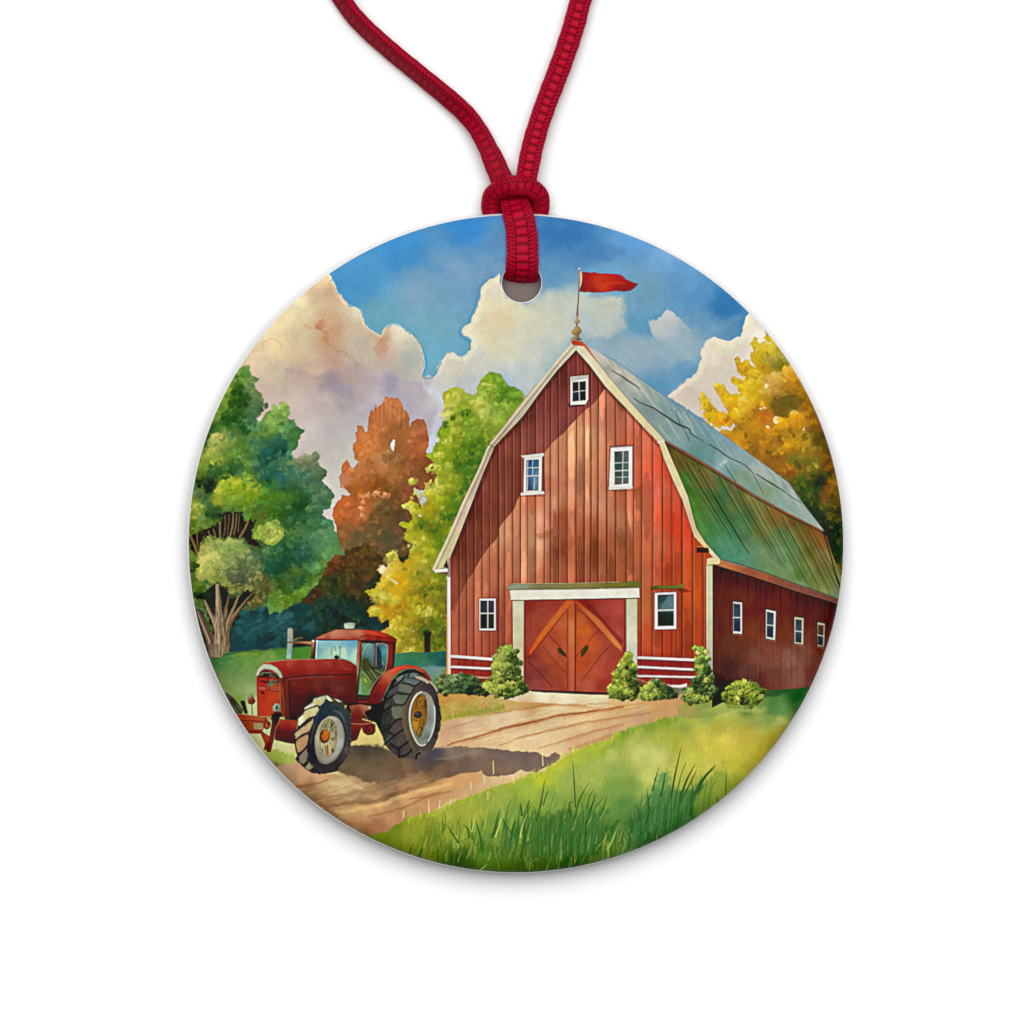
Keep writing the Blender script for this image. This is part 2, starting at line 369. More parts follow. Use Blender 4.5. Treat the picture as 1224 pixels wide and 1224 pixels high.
# ---------------- orange tree
F(380, 460, 6.12)
ot = P([490,85,510,88,520,100,540,90,560,100,590,95,605,130,618,150,628,190,650,190,668,230,668,310,690,270,715,252,750,246,775,255,790,290,805,340,815,390,810,440,790,490,800,510,840,550,890,590,920,640,910,720,840,780,700,760,760,900,
  720,1100,700,1224,520,1300,300,1500,100,1560,-20,1480,60,1430,160,1330,150,1150,135,1030,105,960,110,900,140,860,175,830,170,810,215,810,235,800,215,775,170,750,150,680,175,640,180,590,205,550,230,570,240,610,262,605,300,562,270,545,258,490,255,430,280,420,275,350,290,340,290,300,330,300,345,345,360,345,370,290,370,240,385,190,400,180,410,200,418,145,430,170,460,150,480,110],
  rough=1.0, rs=4, seed=23)
ow = wash([530,130,196,112,62, 450,230,192,102,54, 330,360,196,112,60, 290,470,188,104,48, 540,300,160,92,44, 600,200,186,106,62, 640,300,150,84,40, 750,330,180,96,60, 780,420,168,84,44, 720,500,160,82,42, 560,400,138,80,40,
  400,470,192,102,46, 450,530,160,110,66, 560,540,118,82,44, 420,420,190,100,50, 200,620,182,94,54, 180,690,190,124,84, 300,640,186,110,62, 450,600,188,108,58, 550,650,150,90,44, 350,700,164,84,30, 430,720,126,66,20, 300,760,160,84,34,
  700,620,128,74,46, 800,600,120,66,34, 640,560,146,78,40, 650,800,130,70,40, 550,760,110,68,30, 160,880,190,92,44, 150,960,192,90,38, 250,920,178,84,40, 350,900,176,88,46, 300,1000,168,80,40, 420,1000,84,72,40, 500,900,92,72,36,
  600,920,88,62,38, 620,1050,86,66,44, 200,1080,140,84,44, 320,1100,92,82,50, 280,1180,104,84,46, 500,1100,82,76,46, 450,1180,98,72,44, 160,1250,120,84,50, 250,1320,96,64,30, 60,1400,110,60,26, 400,1300,80,58,30], 6)
foliage(ot, ow, 150, (3, 8), .10, id=ID['tree_orange'], mot=.10, ms=10, edge=.18, seed=2, tint=[(200,112,58), (120,70,36)])
tufts(ot, 34, 11, r=(5, 10), a=.34)
fill(P([548,402,562,405,560,450,555,488,538,470,528,440], rough=.5), (226,222,208), 1, id=ID['cloud'])
for k_, (x, y) in enumerate([(330,860),(350,820),(390,800),(430,800),(470,805),(500,810),(320,910),(330,960)]): clump(x, y, 4.5, (224,150,96), (176,96,50), 10, 900+k_, size=(1.2, 2.6), a=.55)
for i in range(16):
    x = 420+i*16; y = 110+abs(i-6)*12
    fill(L([x, y, x+_rng.uniform(-8, 8), y+_rng.uniform(80, 170)], [1.2, .5], soft=.8), (212,138,86) if i % 2 else (164,84,44), .35)
fill(P([40,960,75,905,110,925,95,955,100,985,60,980], soft=1, rough=2.6, rs=3), (214,200,186), .75, id=ID['cloud'])
# left light rims of the orange tree
fill(L([150,680,165,720,200,770,235,800], 1.4, soft=1, rough=1), (214,178,146), .6)
# lower dark shrubs beneath the orange tree
F(380, 600, 6.12)
foliage(P([60,430,130,390,220,360,330,300,420,330,460,400,400,480,360,520,330,560,420,700,480,800,560,880,600,960,380,960,180,940,0,980,-30,700,20,560], soft=1, rough=4, rs=6, seed=8),
   wash([120,430,104,62,28, 60,520,88,60,28, 200,460,90,62,32, 300,500,84,60,38, 260,400,86,64,32, 120,600,44,66,34, 50,650,44,62,28, 200,650,62,60,34, 300,640,70,66,42, 350,700,66,58,36, 200,760,26,58,44, 100,780,20,62,60, 350,800,24,56,48, 450,880,20,58,54, 300,900,16,50,48, 500,940,24,58,56], 5),
   160, (3, 7), .16, id=ID['woods'], mot=.14, ms=8, edge=0, seed=8)
# ---------------- lime and yellow tree
F(380, 460, 6.12)
lmt = P([920,60,960,30,1020,15,1060,25,1075,60,1110,60,1150,75,1165,50,1155,20,1200,-40,1260,-105,1330,-85,1370,-20,1400,15,1460,20,1500,60,1500,500,1100,800,960,1224,960,2050,900,2070,860,1990,780,2000,690,2045,600,2030,590,2000,560,1980,490,1950,470,1870,430,1860,405,1850,440,1825,490,1790,520,1770,515,1720,470,1740,455,1690,380,1690,360,1650,420,1610,400,1560,365,1530,340,1515,370,1500,420,1480,455,1440,460,1380,440,1360,455,1310,500,1330,520,1280,500,1240,520,1220,545,1240,580,1215,585,1260,610,1300,670,1260,665,1220,710,1170,700,1150,680,1160,635,1130,640,1090,655,1060,620,1040,595,1020,610,1000,670,1010,695,980,670,930,640,895,650,855,680,840,730,870,750,910,765,880,800,855,790,820,780,770,790,730,840,745,860,730,850,700,870,640,845,560,790,510,830,500,850,460,880,400,870,350,890,320,925,290,945,300,930,250,905,210,925,150,915,100], rough=1.6, rs=4, seed=31)
foliage(lmt, wash([960,60,186,190,50, 1000,100,178,188,70, 1050,60,170,182,70, 940,190,216,214,110, 1000,220,140,160,40, 1060,160,130,156,40, 1150,90,164,184,70, 1180,160,196,200,96, 1250,0,130,166,50, 1300,-60,120,164,48, 1350,50,90,138,40,
     1100,230,104,144,34, 900,350,118,150,26, 950,420,150,168,48, 1000,340,150,166,44, 1100,350,130,160,50, 1150,450,78,120,30, 1050,500,100,130,28, 900,500,144,164,36, 850,460,130,156,30, 1000,560,80,118,26, 1100,600,56,104,40,
     830,620,196,200,72, 820,730,210,206,120, 900,650,160,172,44, 950,720,150,158,44, 1000,700,130,148,32, 1100,740,62,112,36, 700,700,208,202,40, 720,790,198,182,36, 780,790,204,184,44, 650,880,222,216,120, 720,860,190,176,30, 820,900,198,170,24,
     860,940,140,140,30, 900,850,150,160,30, 1000,850,92,128,28, 950,950,78,116,26, 680,980,190,190,36, 760,1000,120,128,30, 850,1050,96,112,26, 900,1150,98,132,30, 760,1120,176,172,40, 700,1200,176,168,46, 800,1190,162,168,36,
     540,1240,208,190,60, 560,1320,214,176,50, 500,1340,222,200,120, 640,1320,206,158,30, 700,1260,190,166,40, 580,1420,204,160,24, 480,1440,216,180,50, 560,1470,216,184,24, 600,1460,202,150,14, 450,1540,208,196,70, 520,1580,212,196,60,
     680,1420,180,158,40, 760,1380,160,150,50, 850,1350,138,146,40, 920,1380,96,116,30, 750,1520,128,112,20, 850,1500,120,124,28, 680,1560,160,142,30, 420,1660,208,168,36, 480,1630,186,130,20, 600,1640,166,118,18, 550,1700,182,140,30,
     560,1780,206,172,44, 640,1720,186,164,36, 740,1660,164,152,24, 820,1650,166,154,24, 900,1620,128,120,22, 850,1750,92,98,22, 760,1780,98,92,20, 460,1840,214,162,64, 540,1850,190,164,50, 640,1820,156,140,40, 660,1940,160,146,46, 720,1960,140,134,36,
     800,1900,100,100,24, 880,1900,96,98,22, 920,1800,88,96,24, 880,1980,150,148,44, 940,1700,110,112,24], 5, pw=3.4),
   520, (2, 5), .15, id=ID['tree_lime'], mot=.13, ms=9, edge=.16, seed=4, tint=[(214,206,80), (96,130,30), (190,170,40)])
tufts(lmt, 90, 12, r=(4, 9), up=1.2, dn=.78, a=.36)
# twinkles of sky and pale leaf marks
for x, y, rx, ry in [(745,955,16,9), (505,1400,9,6), (540,1425,14,8), (570,1445,22,6), (700,1800,8,4), (470,1350,22,30), (875,405,12,18)]:
    fill(E(x, y, rx, ry, 30, rough=1.2, rs=2.5), (230,222,196), .75)
fill(P([490,1450,540,1490,620,1460,600,1520,545,1550,500,1510], rough=1.5, rs=3), (212,164,18), .75)
for k, (x, y, r) in enumerate([(1000,90,9), (960,420,8), (1000,330,9), (840,620,7), (690,700,5), (720,800,9), (650,890,5), (820,730,6), (700,1190,8), (760,1150,9), (540,1250,6), (500,1560,8), (430,1660,6), (560,1790,9), (470,1840,5), (670,1960,8), (1250,40,12), (1180,150,7), (890,520,6), (780,1660,9), (830,1680,7)]):
    clump(x, y, r, (222,216,100), (150,158,36), 14, k+60, size=(1.4, 3.0), a=.6)
for k, (x, y, r) in enumerate([(1080,200,6), (1120,450,12), (1050,560,12), (1130,640,9), (1080,760,9), (950,940,9), (870,1050,9), (760,1020,6), (800,1500,10), (820,1780,14), (760,1800,9), (900,1760,10), (880,1900,9), (920,1300,7), (990,240,3), (930,290,4)]):
    clump(x, y, r, (104,134,36), (52,92,28), 12, k+160, size=(1.6, 3.4), a=.55)
# trunk and far lawn behind it
F(380, 600, 6.12)
fill(P([540,1110,600,1105,700,1098,800,1102,850,1098,950,1085,960,1300,500,1300], rough=1, rs=5), wash([600,1140,66,122,84, 720,1130,60,118,72, 850,1120,42,98,74, 900,1200,44,96,86, 700,1220,50,112,92, 600,1200,62,120,100, 920,1150,38,88,84, 850,1240,110,150,140], 4), mot=.1, ms=8, id=ID['lawn'])
fill(P([780,960,825,955,820,1100,778,1102], rough=.6), wash([800,980,44,28,34, 800,1060,60,24,22, 790,1100,54,26,20], 2), id=ID['tree_trunk'])
fill(E(800,958,30,18,0,soft=2,rough=1.5), (44,40,22), .7)
for i in range(26):
    x = _rng.uniform(560, 940); y = _rng.uniform(1110, 1190)
    fill(E(x, y, _rng.uniform(3, 8), 2.5, 0, soft=.6), (34,84,56) if i % 2 else (96,140,90), .4)

# ---------------- left green tree
F(220, 420, 6.12)
lt = P([385,115,400,130,440,108,465,120,475,160,520,180,550,195,540,220,510,235,530,280,575,320,585,380,580,430,560,470,530,485,545,520,570,500,600,450,640,430,700,415,695,375,725,362,745,380,775,405,770,440,750,450,765,490,790,510,805,500,815,545,850,560,880,580,870,600,850,605,850,635,830,650,835,690,810,720,780,740,800,770,850,790,920,770,945,740,965,728,985,745,975,790,990,840,1040,870,1040,910,1010,920,1005,950,1040,985,1090,1030,1100,1060,1075,1100,1070,1140,1020,1165,1010,1190,1050,1224,1090,1240,1110,1330,1150,1450,1180,1500,1060,1600,1010,1660,960,1710,900,1760,830,1800,780,1830,720,1850,700,1920,650,1900,630,1930,610,1880,560,1860,480,1900,440,1880,300,2000,60,2300,-100,1900,-100,100,300,60],
  rough=1.5, rs=4, seed=37)
foliage(lt, wash([420,150,110,146,60, 510,200,128,160,84, 400,180,80,124,44, 330,210,130,164,76, 480,260,122,150,84, 540,340,108,134,84, 310,310,150,168,50, 300,370,124,152,50, 400,280,56,94,28, 380,360,46,84,24, 430,360,50,84,26, 350,450,50,88,30, 540,410,72,104,66, 500,440,92,120,74,
   240,470,118,148,60, 200,560,60,104,44, 300,540,50,96,40, 420,560,44,88,36, 500,530,60,118,90, 170,640,44,96,44, 240,680,188,184,88, 280,640,196,190,100, 200,740,176,178,74, 230,780,160,170,60, 360,640,98,134,60, 350,720,100,136,44, 420,700,82,122,48, 480,760,70,108,40, 140,830,120,148,54, 120,900,96,120,44,
   735,400,150,176,80, 700,470,142,170,78, 620,500,140,170,82, 650,560,130,166,70, 560,600,96,136,50, 740,560,98,148,80, 800,560,90,142,72, 850,590,72,118,66, 820,640,76,128,66, 700,650,46,92,72, 600,680,60,106,60, 520,660,64,118,86, 680,720,34,80,72, 740,740,46,108,70, 600,760,40,92,78, 560,820,40,88,72, 700,800,60,104,70,
   790,800,130,148,100, 880,810,130,128,94, 960,780,136,140,100, 960,860,100,120,84, 1020,880,74,104,66, 900,900,76,116,88, 800,880,68,120,98, 700,920,44,100,96, 620,900,38,88,78, 900,960,70,110,82, 1000,1000,82,116,84, 1060,1050,80,120,86, 1000,1120,76,122,84, 900,1060,56,98,66, 820,1040,44,88,44, 740,1120,66,104,38,
   330,840,60,104,44, 400,840,50,96,50, 250,880,60,104,46, 200,950,34,50,30, 130,960,48,64,36, 170,1000,26,44,28, 300,980,176,184,50, 380,970,182,190,46, 240,1020,190,192,60, 460,940,128,160,52, 420,1040,122,156,30, 340,1080,132,160,40, 510,1010,176,180,40, 500,1080,120,152,26, 560,1100,82,126,24, 640,1060,72,120,30, 620,960,56,114,50,
   250,1090,176,182,48, 150,1080,76,110,58, 100,1040,98,120,60, 60,1130,170,178,66, 70,1190,186,190,70, 180,1160,54,92,42, 260,1180,50,84,40, 150,1230,84,110,40, 100,1260,110,134,50, 420,1180,80,110,36, 560,1180,90,112,40, 660,1160,62,110,30, 800,1180,44,88,50, 860,1140,34,78,42, 950,1200,66,112,74, 1020,1240,76,128,86,
   900,1280,64,110,66, 780,1220,38,80,48, 800,1300,80,118,60, 1040,1320,96,142,86, 950,1360,76,126,88, 1080,1400,92,140,80, 1000,1440,82,134,84, 900,1420,54,100,72, 1100,1480,90,134,74, 820,1450,34,82,60, 760,1500,30,72,50, 700,1560,34,78,52, 850,1540,44,90,62, 950,1580,78,128,76, 1030,1540,90,132,60, 1000,1640,80,112,40,
   700,1680,58,84,40, 620,1640,46,92,62, 800,1640,62,88,34, 880,1700,70,108,34, 820,1740,78,114,40, 730,1760,70,110,30, 660,1780,96,128,46, 700,1840,76,130,40, 640,1880,90,142,66, 620,1740,88,84,46, 540,1720,92,88,56, 560,1800,72,84,44, 480,1560,110,112,76], 5, pw=3.4),
  700, (2.5, 6), .17, id=ID['tree_green'], mot=.14, ms=9, edge=.10, seed=6, tint=[(120,160,70), (40,84,50), (60,120,100)])
tufts(lt, 90, 13, r=(5, 11), a=.42)
# light and dark leafy masses over it
for k, (x, y, r, li, da, n) in enumerate([(250,660,11,(206,198,104),(130,158,60),34), (220,740,9,(196,190,90),(120,150,50),24), (330,960,12,(206,206,60),(110,150,36),36), (260,1050,9,(200,200,62),(110,140,40),24), (390,980,7,(198,200,50),(110,150,30),18),
    (700,440,11,(156,184,90),(96,146,64),30), (500,1015,4,(208,204,60),(140,160,40),8), (80,1160,8,(200,198,80),(110,140,50),20), (320,300,7,(170,184,60),(96,134,40),18), (440,150,8,(130,168,80),(80,128,52),20), (660,1380,0.1,(0,0,0),(0,0,0),1),
    (440,1070,14,(146,170,44),(84,124,30),34), (400,360,13,(62,104,36),(34,70,22),38), (400,290,8,(60,100,34),(36,70,24),18), (350,470,12,(56,96,34),(34,76,28),28), (690,700,13,(56,110,80),(24,66,56),34), (600,760,13,(50,104,86),(28,76,64),34), (300,870,14,(74,118,52),(34,74,40),30),
    (170,970,12,(52,72,40),(20,36,24),26), (850,1090,12,(60,108,50),(30,70,36),26), (720,1090,11,(90,134,44),(46,96,30),24), (220,1170,10,(70,104,50),(34,66,36),20), (880,800,9,(156,150,110),(104,126,86),16), (1010,1060,11,(112,144,106),(66,104,72),24), (980,900,9,(112,134,96),(74,104,68),18), (560,400,7,(96,120,84),(58,86,54),12)]):
    clump(x, y, r, li, da, n, k+300, size=(1.8, 4.2), a=.62)
# lower left masses in the second frame
F(220, 600, 6.12)
for x0, y0, x1, y1 in [(270,70,440,300), (60,220,260,330), (400,140,560,330)]:
    pass
fill(P([275,90,300,68,360,80,420,70,440,130,530,140,480,220,540,290,560,330,490,320,440,270,330,260,250,270,200,240,160,250,120,330,90,400,40,330,40,240,110,220,220,170,260,150], soft=1.4, rough=3.2, rs=3), (44,34,28), .88)
for p, w in [(([265,150,262,200,268,262]), 2.4), ([215,200,225,235,235,270], 1.4), ([180,215,195,250,215,290], 1.4), ([362,85,355,180,335,262], [1.6, 2.6]), ([300,100,300,180,290,250], .9), ([470,135,445,195,405,262], [2.2, 3]), ([385,90,380,160,365,240], 1.2), ([405,95,400,160,395,220], .8), ([330,95,325,170,318,240], .8),
             ([45,250,75,310,105,390], [2.5, 4]), ([95,230,98,290,105,330], 1.2), ([145,250,135,290,120,340], 1)]:
    fill(L(p, w, rough=.6, rs=4), (138,116,74), .85); fill(L([q+(6 if i % 2 == 0 else 0) for i, q in enumerate(p)], .8, rough=.5, rs=4), (70,54,36), .6)
# the pale round tuft and its shaded right side
foliage(P([130,310,180,295,180,260,230,285,250,262,300,290,330,270,400,280,440,285,430,310,470,330,500,380,560,450,600,520,640,600,600,700,560,760,480,770,440,740,470,690,420,640,400,660,350,680,310,650,270,600,240,580,200,600,170,560,120,590,90,560,80,480,100,410,110,350], rough=2, rs=4, seed=41),
   wash([180,350,186,186,90, 120,470,190,188,78, 200,480,198,192,86, 240,420,200,192,98, 260,340,150,168,84, 330,330,160,174,90, 400,310,140,164,84, 440,380,112,134,74, 330,420,120,140,72, 300,480,126,140,78, 260,540,134,146,66, 220,570,124,140,50, 350,480,96,104,70, 420,480,76,88,62, 380,560,78,84,56, 480,480,88,104,68,
     460,560,88,94,62, 400,620,92,98,48, 520,620,86,88,56, 560,680,84,84,48, 520,720,96,92,48, 320,620,122,128,58, 600,600,84,90,44, 470,420,90,120,80], 4), 260, (2, 4.6), .15, id=ID['tree_green'], mot=.12, ms=7, edge=.05, seed=12, tint=[(206,198,104), (110,130,70)])
clump(180, 440, 13, (214,204,112), (150,166,76), 46, 21, size=(1.8, 4), a=.6); clump(390, 530, 13, (100,112,82), (66,74,52), 40, 22, size=(2, 4.4), a=.5)
clump(320, 320, 11, (176,184,100), (116,144,70), 30, 23, size=(1.6, 3.4), a=.6)
foliage(P([500,240,530,200,540,180,590,170,640,130,680,120,710,170,740,240,700,290,650,330,600,310,560,280,500,270], rough=2, rs=4, seed=42), wash([560,210,150,172,70, 640,180,150,174,76, 690,240,158,168,70, 620,250,168,180,90, 570,260,140,160,60, 650,310,140,160,50, 700,180,120,146,66], 3), 80, (1.6, 3.6), .15, mot=.1, ms=7, edge=0.05, seed=13)
foliage(P([660,760,650,720,700,690,780,670,840,640,900,600,960,560,1020,540,1000,600,940,640,900,680,850,730,790,760,720,790,700,820,690,790], rough=1.8, rs=4, seed=43), wash([680,740,98,132,44, 760,700,90,128,36, 850,670,96,134,44, 950,600,96,136,60], 3), 70, (1.5, 3.5), .2, mot=.1, ms=7, edge=.05, seed=14, id=ID['tree_green'])
fill(P([600,740,620,735,640,755,660,780,655,810,632,825,620,780], rough=1), (98,146,72), .9)
fill(P([665,770,720,760,740,780,700,820], rough=1), (104,146,66), .8)
clump(700, 440, 15, (56,104,66), (24,64,48), 40, 31, a=.5); clump(870, 370, 10, (60,106,84), (38,84,64), 20, 32, a=.5); clump(620, 480, 12, (50,100,66), (28,72,52), 26, 33, a=.5); clump(560, 640, 9, (100,100,56), (70,76,40), 20, 34, a=.5)
clump(800, 560, 15, (64,108,60), (36,80,56), 34, 35, a=.45); clump(1020, 260, 13, (110,156,96), (66,120,80), 26, 36, a=.45)
clump(60, 650, 12, (96,124,44), (40,70,28), 34, 37, a=.7); clump(110, 620, 8, (120,144,50), (56,90,34), 20, 38, a=.6); clump(50, 480, 8, (80,104,50), (30,54,30), 18, 39, a=.7); clump(60, 170, 12, (130,146,50), (60,90,34), 28, 40, a=.6)
# trunk: dark gaps then limbs
fill(P([170,640,240,590,310,620,330,690,400,690,470,640,510,680,500,720,440,770,380,860,340,930,330,1000,230,1000,200,900,160,800,130,720,80,700], soft=1.4, rough=3, rs=3), (36,40,28), .88)
fill(P([75,790,100,780,130,800,200,950,230,1060,180,1100,110,950,80,850], soft=1), (26,48,46), .8)
TR = ID['tree_trunk']
def bark(pts, w, c=(150,128,96)):
    m = L(pts, w, rough=.7, rs=4); fill(m, c, id=TR)
    fill(L([q-(10 if i % 2 == 0 else 0) for i, q in enumerate(pts)], np.array(w)*.25, soft=.8), (186,164,124), .7, clip=full(m))
    fill(L([q+(12 if i % 2 == 0 else 0) for i, q in enumerate(pts)], np.array(w)*.25, soft=.8), (84,66,50), .6, clip=full(m))
bark([105,800,150,910,190,1010,215,1110], [4, 8, 10, 12], (108,86,72))
bark([150,720,185,800,215,860,245,960,250,1100], [2, 3.5, 5, 7, 12], (142,120,88))
bark([500,670,455,720,400,790,345,870,310,960,300,1100], [1.2, 2, 3.5, 5, 7, 11], (118,92,60))
bark([400,690,360,780,325,880,300,1000], [2, 3, 5, 7], (132,110,76))
bark([325,690,310,780,290,900,280,1060], [1.5, 2.6, 5, 10], (110,88,62))
bark([245,610,250,720,255,860,262,1000,262,1115], [4, 6, 9, 13, 15], (150,130,100))
fill(P([185,1040,330,1040,332,1100,290,1110,270,1135,230,1125,190,1135,185,1080], rough=1.2, rs=4), wash([200,1060,110,92,76, 240,1080,168,148,118, 300,1070,120,100,74, 325,1090,104,86,60], 2), id=TR)
for i in range(60):
    x = _rng.uniform(215, 325); y = _rng.uniform(760, 1080)
    fill(L([x, y, x+_rng.uniform(-5, 5), y+_rng.uniform(20, 70)], .9, soft=.7), (92,72,54) if i % 3 else (192,172,136), .45)

F(220, 600, 6.12)
foliage(P([1080,405,1110,385,1150,395,1224,380,1290,360,1280,900,1150,930,1040,860,980,760,900,740,850,712,930,690,925,650,980,620,985,575,1020,560,1005,530,1040,500,1045,450], soft=.6, rough=3, rs=3, seed=48),
   wash([1100,420,110,66,30, 1050,500,108,64,30, 1150,450,96,60,26, 1224,420,88,60,30, 950,660,88,58,30, 1000,600,60,66,34, 1080,580,46,64,34, 1180,560,70,64,30, 1100,680,46,62,40, 1224,620,80,60,36, 1000,740,34,62,54, 1100,780,24,56,60, 1200,800,24,56,50, 1350,600,62,60,38, 1350,800,26,54,46, 870,715,84,62,30], 5),
   150, (2.5, 6), .16, id=ID['woods'], mot=.14, ms=8, edge=0, seed=28)
F(380, 600, 6.12)
F()
fill(P([374,798,545,797,545,850,374,850], soft=2), wash([400,805,60,110,70, 480,800,70,120,90, 530,795,110,150,140, 540,820,100,130,80], 4), id=ID['lawn'])
# ---------------- far lawn on the left
F(250, 730, 8.16)
fill(P([-60,460,30,450,110,455,150,420,210,405,330,390,460,382,600,372,750,360,900,350,1010,340,1010,900,1224,1224,300,1400,-100,900], rough=.8, rs=5), wash([60,470,58,104,50, 250,420,96,136,50, 350,410,108,142,46, 500,400,92,138,46, 700,390,74,126,44, 900,380,74,128,44, 850,440,70,122,52,
   150,480,70,124,62, 120,520,66,120,72, 300,500,84,132,60, 400,480,96,140,62, 250,560,96,138,74, 400,560,110,144,78, 560,460,130,156,80, 650,440,124,152,74, 120,640,118,140,78, 300,640,126,150,86, 420,640,120,150,84, 200,740,124,146,82, 330,760,132,156,92, 420,800,150,168,106, 300,860,110,140,60, 430,960,200,200,140, 450,1180,196,196,140, 400,1200,196,190,130], 7), mot=.07, ms=16, id=ID['lawn'])
fill(L([150,428,300,404,500,390,750,368,1000,345], [2, 1], soft=1), (24,64,70), .5)
for i in range(60):
    x = _rng.uniform(60, 740); y = _rng.uniform(400, 620)
    fill(E(x, y, _rng.uniform(10, 40), 5, -15, soft=1.5, rough=1.5), (66,120,60) if i % 2 else (150,166,84), .25)

# ---------------- ground: road and grass
F()
fill(P([528,800,1030,800,1030,860,528,850]), wash([540,825,120,130,80, 600,825,150,130,90, 700,825,196,170,140, 800,828,110,90,60, 850,840,70,90,50, 900,830,60,90,50, 960,820,40,84,40], 3), id=ID['lawn'])
F(500, 760, 6.12)
fill(P([-1400,700,-1020,780,-900,560,-400,560,60,430,200,420,500,440,820,400,2000,400,2200,480,1950,540,1500,1000,-400,1400,-900,1300], soft=.8), wash([200,450,196,142,66, 350,470,194,140,72, 500,480,184,142,84, 300,520,192,164,88, 200,560,190,158,84, 650,470,210,190,160, 900,440,222,208,180, 1100,460,222,204,172,
   1300,440,220,202,166, 1500,450,210,170,110, 1800,460,196,140,80, 400,620,206,172,134, 250,650,196,150,120, 600,600,214,182,144, 900,560,210,174,128, 850,530,196,144,92, 1150,540,216,176,126, 1500,520,206,156,100, 1800,500,196,142,90, 1900,480,190,138,92,
   200,720,198,148,112, 450,740,212,168,128, 700,660,216,178,138, 700,740,222,184,136, 900,720,220,186,142, 1000,800,218,180,134, 1200,620,222,184,132, 1400,600,208,162,112, 1200,760,206,158,112, 1400,680,198,150,110, 1600,580,196,150,110, 1800,560,186,140,92,
   100,760,196,158,118, -50,660,190,150,90, -200,550,214,186,110, -240,640,210,180,104, -320,620,206,180,110, 300,780,206,160,120, -900,650,190,180,120], 6, pw=3.2), mot=.04, ms=14, id=ID['road'])
# dry verge and grass strip in front of the hedge
fill(P([130,430,230,420,330,425,430,435,520,445,640,460,720,480,860,490,1000,500,900,520,780,540,700,545,560,570,400,590,260,605,150,640,100,640,110,500], soft=1, rough=1, rs=5), wash([200,450,196,140,62, 350,460,196,146,70, 480,490,196,156,84, 250,520,196,168,84, 180,600,176,160,70, 400,540,164,160,70, 560,530,180,172,90, 650,510,196,166,96, 800,510,194,148,92], 4), mot=.06, ms=8, id=ID['lawn'])
for i in range(150):
    t = _rng.rand(); x = 200+t*430; y = 610-t*75+_rng.uniform(-12, 6)
    fill(L([x, y, x+_rng.uniform(-6, 8), y-_rng.uniform(14, 40)], [1.3, .3], soft=.5), (_rng.uniform(110, 200), _rng.uniform(130, 170), _rng.uniform(30, 80)), .6)
for i in range(60):
    x = _rng.uniform(150, 620); y = _rng.uniform(440, 570)
    fill(E(x, y, _rng.uniform(6, 20), 3, 0, soft=1), (176,120,50) if i % 2 else (216,186,110), .35)
# road ruts
R_ = [([210,800,300,770,430,735,600,685,740,650,900,615,1050,580,1224,560,1500,520], [1, 2, 3.2, 3, 2], (150,74,36), .75), ([600,800,750,745,900,705,1050,670,1224,635,1400,605,1700,560], [.8, 1.6, 2, 2, 1], (176,104,60), .65),
      ([880,820,1050,770,1224,715,1400,670,1500,650], [.8, 1.6, 2, 1], (182,108,68), .55), ([520,570,700,545,860,520,1000,505,1224,510], [.8, 1.6, 1.6], (184,110,56), .55), ([860,490,1000,500,1224,500,1400,490], [.6, 1.2, .8], (176,112,60), .5),
      ([1100,510,1300,530,1480,520,1700,480], [.8, 2, 1], (196,134,70), .55), ([150,700,280,660,420,620], [1, 2, 1], (170,116,90), .4), ([1100,830,1300,770,1450,720,1550,690], [2, 5, 2], (178,116,80), .45)]
for p, w, c, a in R_:
    fill(L(p, w, soft=1.1, rough=1, rs=7), c, a)
    fill(L([q+(7 if i % 2 else 0) for i, q in enumerate(p)], np.array(w)*2.0, soft=2.2, rough=1.4, rs=7), c, a*.35)
for i in range(150):
    x = _rng.uniform(250, 1750); y = 900-(x-250)*.26+_rng.uniform(-200, 0); l = _rng.uniform(60, 200)
    fill(L([x, y, x+l, y-l*_rng.uniform(.18, .26)], _rng.uniform(.6, 1.6), soft=1, rough=1.2), (234,208,158) if i % 2 else (204,154,108), .28)
# dirt in the foreground left
F(330, 800, 5.829)
fill(P([-60,660,30,660,140,640,200,680,350,730,600,740,900,650,1224,640,1500,560,1500,900,1224,900,1100,980,1000,1300,500,1400,-100,1250], soft=1, rough=1, rs=6), wash([60,680,176,134,106, 200,740,196,144,106, 320,770,200,144,104, 100,770,184,134,96, 250,820,150,104,70, 350,800,186,152,110, 480,820,196,164,116,
   560,850,178,140,100, 300,870,160,118,80, 350,930,164,116,74, 450,920,176,128,84, 600,900,150,110,82, 760,790,138,104,80, 900,740,134,96,72, 1050,720,126,88,68, 1200,650,136,98,74, 800,860,132,96,72, 600,960,204,154,98, 480,990,192,146,98, 700,930,206,154,96, 900,880,206,152,96, 1050,820,204,150,96, 1200,780,206,148,96,
   1150,870,192,138,92, 1000,900,188,132,90, 800,1000,182,126,84, 650,1010,196,146,98, 550,1070,178,124,84, 700,1080,164,106,72, 640,1130,150,100,64, 450,1060,150,108,70], 6, pw=3.2), mot=.07, ms=10, id=ID['road'], clip=np.broadcast_to(np.clip((592-gx)/70, 0, 1)[None, :], (NY, NX)))
